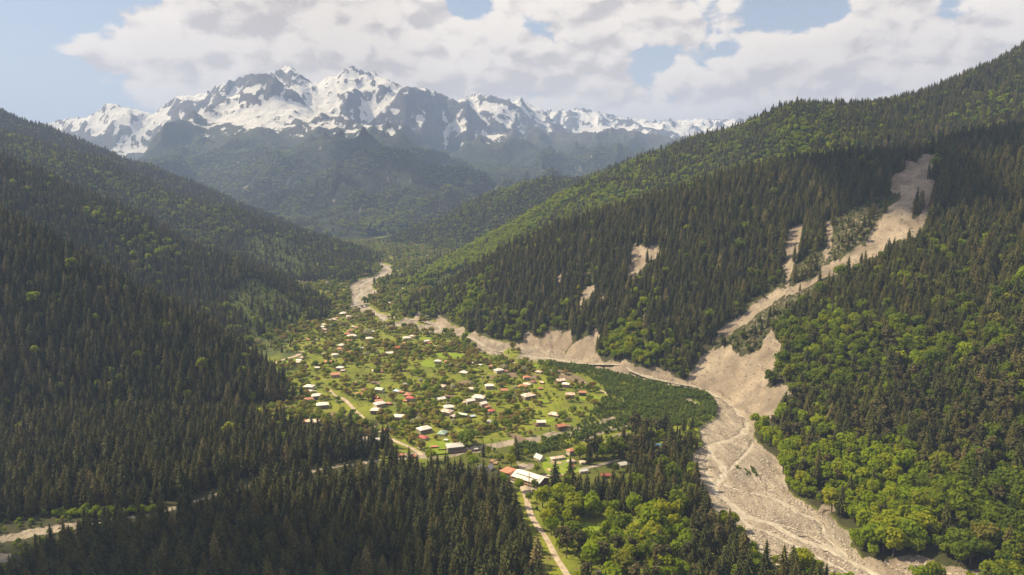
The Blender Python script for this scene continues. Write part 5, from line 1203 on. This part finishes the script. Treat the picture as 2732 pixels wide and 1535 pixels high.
MASS = {'F': ('spruce_wood', 'dense dark spruce wood on the flat below the hill'), 'F2': ('mixed_wood', 'mixed trees between sawmill, dirt road and river'), 'L1': ('hill_forest', 'dark conifer forest covering the nearest hill above the spruce flat'), 'L2': ('hill_forest', 'mixed forest on the second spur behind the village'),
        'L3': ('hill_forest', 'hazy mixed forest on the long spur by the upper river'), 'L4': ('hill_forest', 'blue conifer forest on the farthest ridge of the village side'), 'R2': ('hill_forest', 'dark forest around the landslide across the river'), 'R3': ('hill_forest', 'sunlit mixed forest on the high ridge behind the landslide hill'), 'R4': ('hill_forest', 'hazy green forest on the low ridge before the mountains'),
        'VILL': ('orchard_trees', 'orchard trees and bushes spread between the village houses'), 'VAL': ('valley_trees', 'trees and bushes around the upstream hamlet'), 'SCRUB': ('alder_scrub', 'dense dark green alder scrub on the river flat')}
for z, (nm, lab) in MASS.items():
    m = (zone == z) & ~single
    mass(nm, np.column_stack([tx[m], ty[m], tz[m]-.15]), kd[m], SZ3[m], lab, 'forest' if 'forest' in nm or 'wood' in nm else ('scrub' if z == 'SCRUB' else 'trees'))
# woods on the mountain front, seen from far away
s = 27.0; X, Y = np.meshgrid(np.arange(-4800, 3000, s), np.arange(3560, 8400, s)); X = (X+RNG.uniform(-11, 11, X.shape)).ravel(); Y = (Y+RNG.uniform(-11, 11, Y.shape)).ravel()
Zm = interp(gz, X, Y); tm = gi(tagi, X, Y)
k = np.isin(tm, [TAGS.index('MF'), TAGS.index('MR')]) & (np.abs(X) < .8*Y) & ((Zm+30-CAMZ)/Y > gi(runmax, X, Y)-.003) & (Zm < 700+220*fbm(X/300, Y/300, 401, 4)) & (fbm(X/150, Y/260, 403, 4) < .27) & (Zm > 8)
X, Y, Zm = X[k], Y[k], Zm[k]; kk = RNG.integers(0, 4, len(X)); dec = RNG.random(len(X)) < .38+.7*fbm(X/400, Y/400, 405, 3)
kdm = np.where(dec, np.array([KI['b_beech%d' % v] for v in range(4)])[kk], np.array([KI['a_spruce%d' % v] for v in range(4)])[kk]); sm = RNG.uniform(1.0, 1.7, len(X))
mass('mountain_forest', np.column_stack([X, Y, Zm-1.5]), kdm, np.column_stack([sm*1.7, sm*1.7, sm]), 'blue hazy forest on the mountain front below the snow', 'forest')
print('MTN', len(X))
left = ~np.isin(zone, list(MASS)) & ~single
print('TREES', N, 'single', single.sum(), {z: int((zone == z).sum()) for z in MASS}, 'unplaced', left.sum(), set(zone[left]))

# ------------------------------------------------------------------ fair-weather clouds overhead, above the frame: they shade parts of the valley
m_cloud, nt, b = material('cloud'); b.inputs['Base Color'].default_value = (.86, .86, .87, 1); b.inputs['Roughness'].default_value = 1
def cloud(target, alt, sx, sy, seed, label):
    rd = random.Random(seed); t = (alt-target[2])/sd[2]; c = Vector(target)+sd*t
    bm = bmesh.new()
    for k in range(16):
        a = rd.uniform(0, 6.283); q = math.sqrt(rd.random()); rr = rd.uniform(.22, .42)*(1.15-.5*q)
        g = bmesh.ops.create_icosphere(bm, subdivisions=3, radius=1)
        for v in g['verts']:
            d = v.co.copy(); w = 1+.25*math.sin(5*d.x+k)*math.sin(6*d.y+2*k)+.15*math.sin(11*d.z+9*d.x+k)
            v.co = Vector(((math.cos(a)*q*.7+d.x*rr*w)*sx, (math.sin(a)*q*.7+d.y*rr*w)*sy, max(d.z*rr*w, -.12)*min(sx, sy)*.9))
    me = bpy.data.meshes.new('cloud'); bm.to_mesh(me); bm.free(); me.materials.append(m_cloud); me.polygons.foreach_set('use_smooth', [True]*len(me.polygons))
    o = bpy.data.objects.new('cloud', me); o.location = c; COL.objects.link(o); tag(o, label, 'cloud', 'cumulus clouds overhead', 'stuff')
cloud(atY(1190, 430, 6000), 4600, 1050, 850, 3, 'cumulus cloud shading the dark ridge before the snow mountains')
cloud(atY(2430, 430, 1270), 3200, 300, 380, 5, 'cumulus cloud shading the crest above the landslide')
cloud(at(250, 1560), 3000, 330, 130, 8, 'cumulus cloud shading the lower spruce wood')

# ------------------------------------------------------------------ smaller things
def empty_at(name, p, rz=0):
    e = bpy.data.objects.new(name, None); e.location = p; e.rotation_euler = (0, 0, rz); e.empty_display_size = 1; COL.objects.link(e); return e
def slope_hut():
    px, py = zJ([(1605, 560)])[0]
    ys = np.linspace(420, 900, 400); d = ray(px, py); xs = d[0]/d[1]*ys; zr = CAMZ+d[2]/d[1]*ys; zg = interp(gz, xs, ys)
    k = int(np.argmax(zg+6 > zr)); p = (xs[k], ys[k], zg[k])
    e = empty_at('hut', p, R(4)); tag(e, 'lone hut with grey tin roof on the wooded slope across the river', 'hut')
    vs, fs = wall_mesh(9, 5, 6.0, 1.6, 'gable'); mesh_obj('wall', vs, fs, m_wood, e); vs, fs = roof_mesh(9, 5, 6.0, 1.6, 'gable'); mesh_obj('roof', vs, fs, ROOF['grey'], e)
    box('door', -.5, .5, -2.56, -2.51, 0, 2, m_door, e)
    for x in (-3, 2.6): w = box('window', x-.5, x+.5, -2.56, -2.51, 3.4, 4.6, m_frame, e); box('pane', x-.4, x+.4, -2.59, -2.565, 3.5, 4.5, m_glass, w)
slope_hut()
def bridge():
    (ax, ay), (bx, by) = zF([(265, 1312), (600, 1252)]); a = at(ax, ay, 4); c = at(bx, by, 4)
    L = float(np.hypot(*(c-a)[:2])); e = empty_at('bridge', tuple((a+c)/2), math.atan2(c[1]-a[1], c[0]-a[0]))
    tag(e, 'low concrete road bridge on piers over the upper river', 'bridge')
    box('deck', -L/2-6, L/2+6, -3.2, 3.2, -.5, .1, m_conc, e)
    for y in (-2.0, 2.0): box('girder', -L/2, L/2, y-.35, y+.35, -2.0, -.52, m_steel, e)
    for x in (-L*.17, L*.13, L*.4): box('pier', x-1.0, x+1.0, -2.8, 2.8, -8, -2.02, m_conc, e)
    for y in (-3.1, 3.1):
        r = box('railing', -L/2-5, L/2+5, y-.06, y+.06, 1.05, 1.2, m_steel, e)
        for k in range(14): x = -L/2-4+k*(L+8)/13; box('post', x-.07, x+.07, y-.05, y+.05, .12, 1.04, m_steel, r)
bridge()
def pylon(px, py, H, label):
    p = on_ground(px, py); e = empty_at('power_pylon', tuple(p), R(20)); tag(e, label, 'pylon')
    vs, fs = [], []
    for sx, sy in ((-1, -1), (1, -1), (1, 1), (-1, 1)):
        v2, f2 = [], []; tube((sx*1.3, sy*1.3, -1), (sx*.25, sy*.25, H), .13, .09, 5, v2, f2); mesh_obj('leg', v2, f2, m_steel, e)
    n = 9
    for k in range(n):
        z0, z1 = H*k/n, H*(k+1)/n; r0, r1 = 1.3-1.05*k/n, 1.3-1.05*(k+1)/n
        for (ax, ay), (bx, by) in (((-1, -1), (1, -1)), ((1, -1), (1, 1)), ((1, 1), (-1, 1)), ((-1, 1), (-1, -1))):
            tube((ax*r0, ay*r0, z0), (bx*r1, by*r1, z1), .06, .06, 4, vs, fs)
    mesh_obj('lattice', vs, fs, m_steel, e)
    for z in (H*.80, H*.93): box('crossarm', -2.6, 2.6, -.1, .1, z, z+.2, m_steel, e)
    for x in (-2.3, 2.3): box('insulator', x-.12, x+.12, -.12, .12, H*.80-.9, H*.80-.02, m_conc, e)
pylon(*zE([(1190, 1010)])[0], 20, 'steel lattice power pylon in front of the sawmill hall')
def pole(px, py, label, H=9):
    p = on_ground(px, py); e = empty_at('utility_pole', tuple(p), R(35)); tag(e, label, 'pole', 'utility poles')
    v, f = [], []; tube((0, 0, -1), (0, 0, H), .16, .11, 6, v, f); mesh_obj('post', v, f, m_bark, e)
    box('crossarm', -.9, .9, -.08, .08, H-.9, H-.7, m_bark, e)
    for x in (-.75, .75): box('insulator', x-.07, x+.07, -.07, .07, H-.69, H-.45, m_conc, e)
for (q, lab) in ((zC([(238, 530)])[0], 'wooden utility pole beside the dark rust shed'), (zC([(985, 1240)])[0], 'wooden utility pole at the lane end by the pale wall'), (zE([(1985, 700)])[0], 'wooden utility pole along the sawmill track'), (zA([(1420, 1330)])[0], 'wooden utility pole near the pinkish white house'), (zE([(1330, 1250)])[0], 'wooden utility pole by the dirt road below the sawmill')):
    pole(*q, lab)
def fence(pix, label, mat, h=1.3, solid=False, name='fence'):
    w = [on_ground(*q) for q in pix]; e = empty_at(name, tuple(w[0])); tag(e, label, name if name == 'fence' else 'wall')
    for a, c in zip(w[:-1], w[1:]):
        d = c-a; L = float(np.hypot(d[0], d[1])); a0 = Vector(a-w[0]); ang = math.atan2(d[1], d[0])
        def seg(nm, x0, x1, y0, y1, z0, z1): o = box(nm, x0, x1, y0, y1, z0, z1, mat, e); o.location = a0; o.rotation_euler = (0, math.asin(max(-1, min(1, -d[2]/max(L, .1)))), ang); return o
        if solid: seg('panel', 0, L, -.15, .15, -.6, h)
        else:
            seg('rail', 0, L, -.05, .05, h-.25, h-.1); seg('rail', 0, L, -.05, .05, h*.4, h*.4+.15); seg('boards', 0, L, .06, .1, .1, h)
        n = max(1, int(L/6))
        for k in range(n): seg('post', k*L/n-.12, k*L/n+.12, -.22, .22, -.6, h+.25)
fence(zC([(830, 1130), (900, 1170), (1000, 1215), (1080, 1265), (1165, 1302)]), 'pale concrete wall along the lane end', m_conc, 1.5, True, 'garden_wall')
fence(zC([(1170, 1300), (1400, 1280), (1700, 1245), (2000, 1210), (2300, 1150)]), 'dark plank fence between fenced meadow and dry stream bed', m_wood, 1.7)
fence(zC([(1250, 1195), (1420, 1190)]), 'short dark fence beside the big grey-roofed house', m_wood)
fence(zB([(490, 490), (550, 465), (640, 445)]), 'dark fence along the curved river track', m_wood)
fence(zA([(2060, 845), (2110, 820), (2160, 790)]), 'dark fence crossing the bright meadow', m_wood)
fence(zA([(1620, 705), (1760, 712), (1960, 700)]), 'long dark fence under the far meadow', m_wood)
fence(zA([(2000, 685), (2200, 690), (2480, 700)]), 'dark fence along the riverside meadow', m_wood)
fence(zA([(220, 825), (320, 830), (390, 815)]), 'dark fence inside the road bend meadow', m_wood)
fence(zB([(850, 835), (930, 840), (1000, 830)]), 'dark fence below the lawn of the white and rust house', m_wood)
fence(zE([(1600, 395), (1720, 470), (1900, 560)]), 'low fence across the sawmill grass', m_log, .9)
# timber at the sawmill
def stack(px, py, rz, n, label, L=8.0):
    p = on_ground(px, py); e = empty_at('lumber_stack', tuple(p), rz); tag(e, label, 'lumber', 'timber at the sawmill')
    rd = random.Random(n)
    for k in range(n):
        lay = k//5; x = (k % 5-2)*.95+rd.uniform(-.1, .1); l = L*rd.uniform(.75, 1.05)
        v, f = [], []; tube((x, -l/2, .4+lay*.75), (x+rd.uniform(-.3, .3), l/2, .4+lay*.75), .38, .34, 6, v, f); mesh_obj('log', v, f, m_log, e)
stack(*zE([(470, 395)])[0], R(-30), 15, 'stacked pale boards beside the steep grey sheds'); stack(*zE([(530, 420)])[0], R(-10), 10, 'smaller pile of pale boards next to the stack')
stack(*zE([(1590, 560)])[0], R(40), 10, 'white and red timber pile on the sawmill grass', 6); stack(*zE([(1720, 655)])[0], R(60), 8, 'pale log pile beside the track, nearest the hall', 6); stack(*zE([(1860, 655)])[0], R(70), 8, 'pale log pile in the middle of the track side', 6); stack(*zE([(2030, 680)])[0], R(50), 8, 'pale log pile next to the utility pole', 6); stack(*zE([(1730, 405)])[0], R(65), 5, 'loose planks inside the ruined foundation', 11)
def foundation():
    p = on_ground(*zE([(1740, 410)])[0]); e = empty_at('ruined_foundation', tuple(p), R(-28)); tag(e, 'rectangular ruined foundation walls in the sawmill grass', 'ruin')
    box('wall', -8, 8, -4.2, -3.8, -.4, .8, m_conc, e); box('wall', -8, 8, 3.8, 4.2, -.4, .7, m_conc, e); box('wall', -8.2, -7.8, -3.79, 3.79, -.4, .9, m_conc, e); box('wall', 7.8, 8.2, -3.79, 3.79, -.4, .6, m_conc, e)
foundation()
# bare dead trees and driftwood on the gravel
def branch(p, d, L, r, depth, rd, v, f):
    q = p+d*L; tube(p, q, r, r*.6, 5, v, f)
    if depth == 0: return
    for k in range(rd.choice([2, 3])):
        ax = Vector((rd.uniform(-1, 1), rd.uniform(-1, 1), rd.uniform(-.2, .8))).normalized(); nd_ = (d*.75+ax*.75).normalized()
        branch(p+d*L*rd.uniform(.55, 1), nd_, L*rd.uniform(.5, .75), r*.55, depth-1, rd, v, f)
for k, (x, y, H, lab) in enumerate(((1305, 620, 8, 'bare upright dead tree farthest up the gravel bar'), (1245, 1040, 9, 'forked dead tree in the middle of the gravel bar'), (1155, 850, 8, 'leaning thin dead tree with green foot on the gravel'), (1960, 1350, 9, 'bushy dead tree close to the eroded far bank'))):
    p = on_ground(*zO([(x, y)])[0]); rd = random.Random(k+5); e = empty_at('dead_tree', tuple(p), k); tag(e, lab, 'dead tree', 'dead trees on the gravel')
    v, f = [], []; tube((0, 0, -.8), (0.2, .1, H*.35), .34, .24, 6, v, f); mesh_obj('trunk', v, f, m_bark, e)
    for j in range(4):
        v, f = [], []; a = j*1.57+rd.uniform(-.4, .4); branch(Vector((.18, .08, H*.33-.4*j*.3)), Vector((math.cos(a)*.6, math.sin(a)*.6, 1)).normalized(), H*.3, .16, 2, rd, v, f); mesh_obj('branch', v, f, m_bark, e)
def log(px, py, L, rz, label):
    p = on_ground(px, py); e = empty_at('driftwood_log', (p[0], p[1], p[2]+.35), rz); tag(e, label, 'driftwood', 'driftwood on the river bed'); rd = random.Random(int(px))
    v, f = [], []; tube((-L/2, 0, 0), (L/2, 0, .3), .36, .2, 6, v, f); mesh_obj('stem', v, f, m_bark, e)
    for k in range(4):
        v, f = [], []; a = k*1.6; tube((-L/2, 0, 0), (-L/2-1.0, math.cos(a)*1.2, math.sin(a)*1.1), .16, .05, 4, v, f); mesh_obj('root', v, f, m_bark, e)
for x, y, L, a, lab in ((300, 640, 14, .1, 'longest log of the jam under the spruce bank'), (230, 655, 10, .5, 'log crossing the jam under the spruce bank'), (250, 620, 9, -.3, 'upper log of the jam under the spruce bank'), (210, 690, 9, .9, 'lowest log of the jam under the spruce bank'), (690, 980, 5, .4, 'log at the head of the side channel'), (2240, 1390, 9, .4, 'log at the mouth of the eroded far bank'), (2300, 1365, 6, -.2, 'short log at the mouth of the eroded far bank')):
    log(*zO([(x, y)])[0], L, a, lab)
log(*zN([(1060, 575)])[0], 9, -.3, 'log lying beside the main channel near the bottom edge'); log(*zN([(1260, 640)])[0], 8, .6, 'branchy log between the two lower channels'); log(*zN([(1310, 740)])[0], 4, .1, 'small log by the lower end of the main channel')
# thin dark poplars by the far gravel bank
for k, (x, y, H, lab) in enumerate(((688, 200, 20, 'thin dark poplar above the far roofs, nearer the slope'), (752, 215, 24, 'tall thin dark poplar above the far roofs, nearer the bridge'), (1192, 285, 20, 'first thin poplar of the far bank row'), (1210, 282, 16, 'short second poplar of the far bank row'), (1222, 287, 22, 'third thin poplar of the far bank row'), (1236, 284, 18, 'fourth thin poplar of the far bank row'), (1284, 275, 14, 'lone short poplar past the far bank row'), (1258, 350, 18, 'thin poplar standing nearer than the far bank row'))):
    p = on_ground(*zA([(x, y)])[0]); cr, tr, _ = KINDS['a_spruce%d' % (k % 4)]; e = empty_at('poplar_tree', tuple(p), k); e.scale = (.38, .38, H/25); tag(e, lab, 'tree', 'thin poplars')
    for nm, me in (('trunk', tr), ('crown', cr)): o = bpy.data.objects.new(nm, me); o.parent = e; COL.objects.link(o)
# trees one can single out
for (x, y), key, s, lab in ((zE([(950, 345)])[0], 'a_spruce0', 1.05, 'lone dark spruce beside the dry stream bed'), (zE([(840, 490)])[0], 'f_maple1', .85, 'bright yellow-green round tree behind the red-brown annex'), (zE([(630, 400)])[0], 'b_beech0', .6, 'green round tree beside the stacked boards'), (zE([(1680, 1330)])[0], 'b_beech2', 1.15, 'big round green tree below the orange shed'),
                          (zE([(990, 970)])[0], 'f_maple0', .85, 'tall bright tree at the yard edge in front of the hall'), (zE([(1300, 950)])[0], 'b_beech1', .7, 'green tree hiding the corner of the sawmill hall'), (zE([(1180, 1180)])[0], 'f_maple2', .6, 'small bright tree by the dirt road below the yard'), (zC([(1810, 1090)])[0], 'c_orchard1', 2.0, 'huge olive-brown walnut tree beside the big grey-roofed house'),
                          (zJ([(1260, 1040)])[0], 'f_maple1', 1.3, 'largest yellow-green maple at the foot of the far bank'), (zC([(930, 1170)])[0], 'c_orchard0', .9, 'brownish round tree at the lane end meadow corner')):
    p = on_ground(x, y); cr, tr, _ = KINDS[key]; e = empty_at('single_tree', tuple(p), x); e.scale = (s, s, s); tag(e, lab, 'tree')
    for nm, me in (('trunk', tr), ('crown', cr)): o = bpy.data.objects.new(nm, me); o.parent = e; COL.objects.link(o)
# stones: boulders on the gravel and on the landslide
def rock_mesh(seed):
    bm = bmesh.new(); bmesh.ops.create_icosphere(bm, subdivisions=1, radius=1); rd = random.Random(seed)
    for v in bm.verts: v.co = Vector((v.co.x*rd.uniform(.7, 1.2), v.co.y*rd.uniform(.6, 1.1), v.co.z*rd.uniform(.45, .8)))
    me = bpy.data.meshes.new('stone'); bm.to_mesh(me); bm.free(); me.materials.append(m_rock); return me
m_rock = flat_mat('river_stone', (.20, .18, .16), (.42, .38, .33), .25)
ROCKS = bpy.data.collections.new('stone_kinds')
for k in range(3): ROCKS.objects.link(bpy.data.objects.new('stone%d' % k, rock_mesh(k)))
ng2 = ng.copy(); [n_ for n_ in ng2.nodes if n_.bl_idname == 'GeometryNodeCollectionInfo'][0].inputs['Collection'].default_value = ROCKS
def stones(mask_arr, n_try, lo, hi, label, ymax):
    X = RNG.uniform(-.8, .8, n_try); Yv = np.exp(RNG.uniform(math.log(420), math.log(ymax), n_try)); X = X*Yv
    k = (gi(mask_arr, X, Yv) > .5); X, Yv = X[k], Yv[k]; Zv = interp(gz, X, Yv)
    o = mass('stones', np.column_stack([X, Yv, Zv]), RNG.integers(0, 3, len(X)), np.repeat((lo+(hi-lo)*RNG.random(len(X))**4)[:, None], 3, 1), label, 'stones')
    o.modifiers[0].node_group = ng2
stones(riverm.astype(float), 260000, .25, 1.5, 'boulders and cobbles strewn over the river bed', 1600)
stones((scar & ~isfloor).astype(float), 120000, .35, 2.2, 'rock debris on the landslide and eroded slopes', 1500)
# tufts of green on the gravel bar
tp = []
for poly in (zO([(980, 600), (1020, 600), (1115, 770), (1080, 780), (1000, 690)]), zO([(690, 590), (760, 590), (810, 650), (770, 650)]), zO([(880, 720), (960, 700), (980, 750), (900, 755)]), zO([(870, 640), (920, 660), (900, 680)]), zO([(1590, 940), (1700, 960), (1850, 1060), (1800, 1180), (1700, 1050)])):
    w = np.array([at(*q, -2)[:2] for q in poly]); lo, hi = w.min(0), w.max(0); n_ = int((hi-lo).prod()/1.6)
    c = RNG.uniform(lo, hi, (max(n_, 12), 2)); c = c[pip(c[:, 0], c[:, 1], w)]; tp.append(c)
tp = np.concatenate(tp); zt = interp(gz, tp[:, 0], tp[:, 1]); st = RNG.uniform(.25, .5, len(tp))
mass('willow_tufts', np.column_stack([tp, zt-.2]), RNG.choice([KI['d_alder0'], KI['d_alder1']], len(tp)), np.repeat(st[:, None], 3, 1), 'green willow tufts on the pale gravel bar', 'bushes')
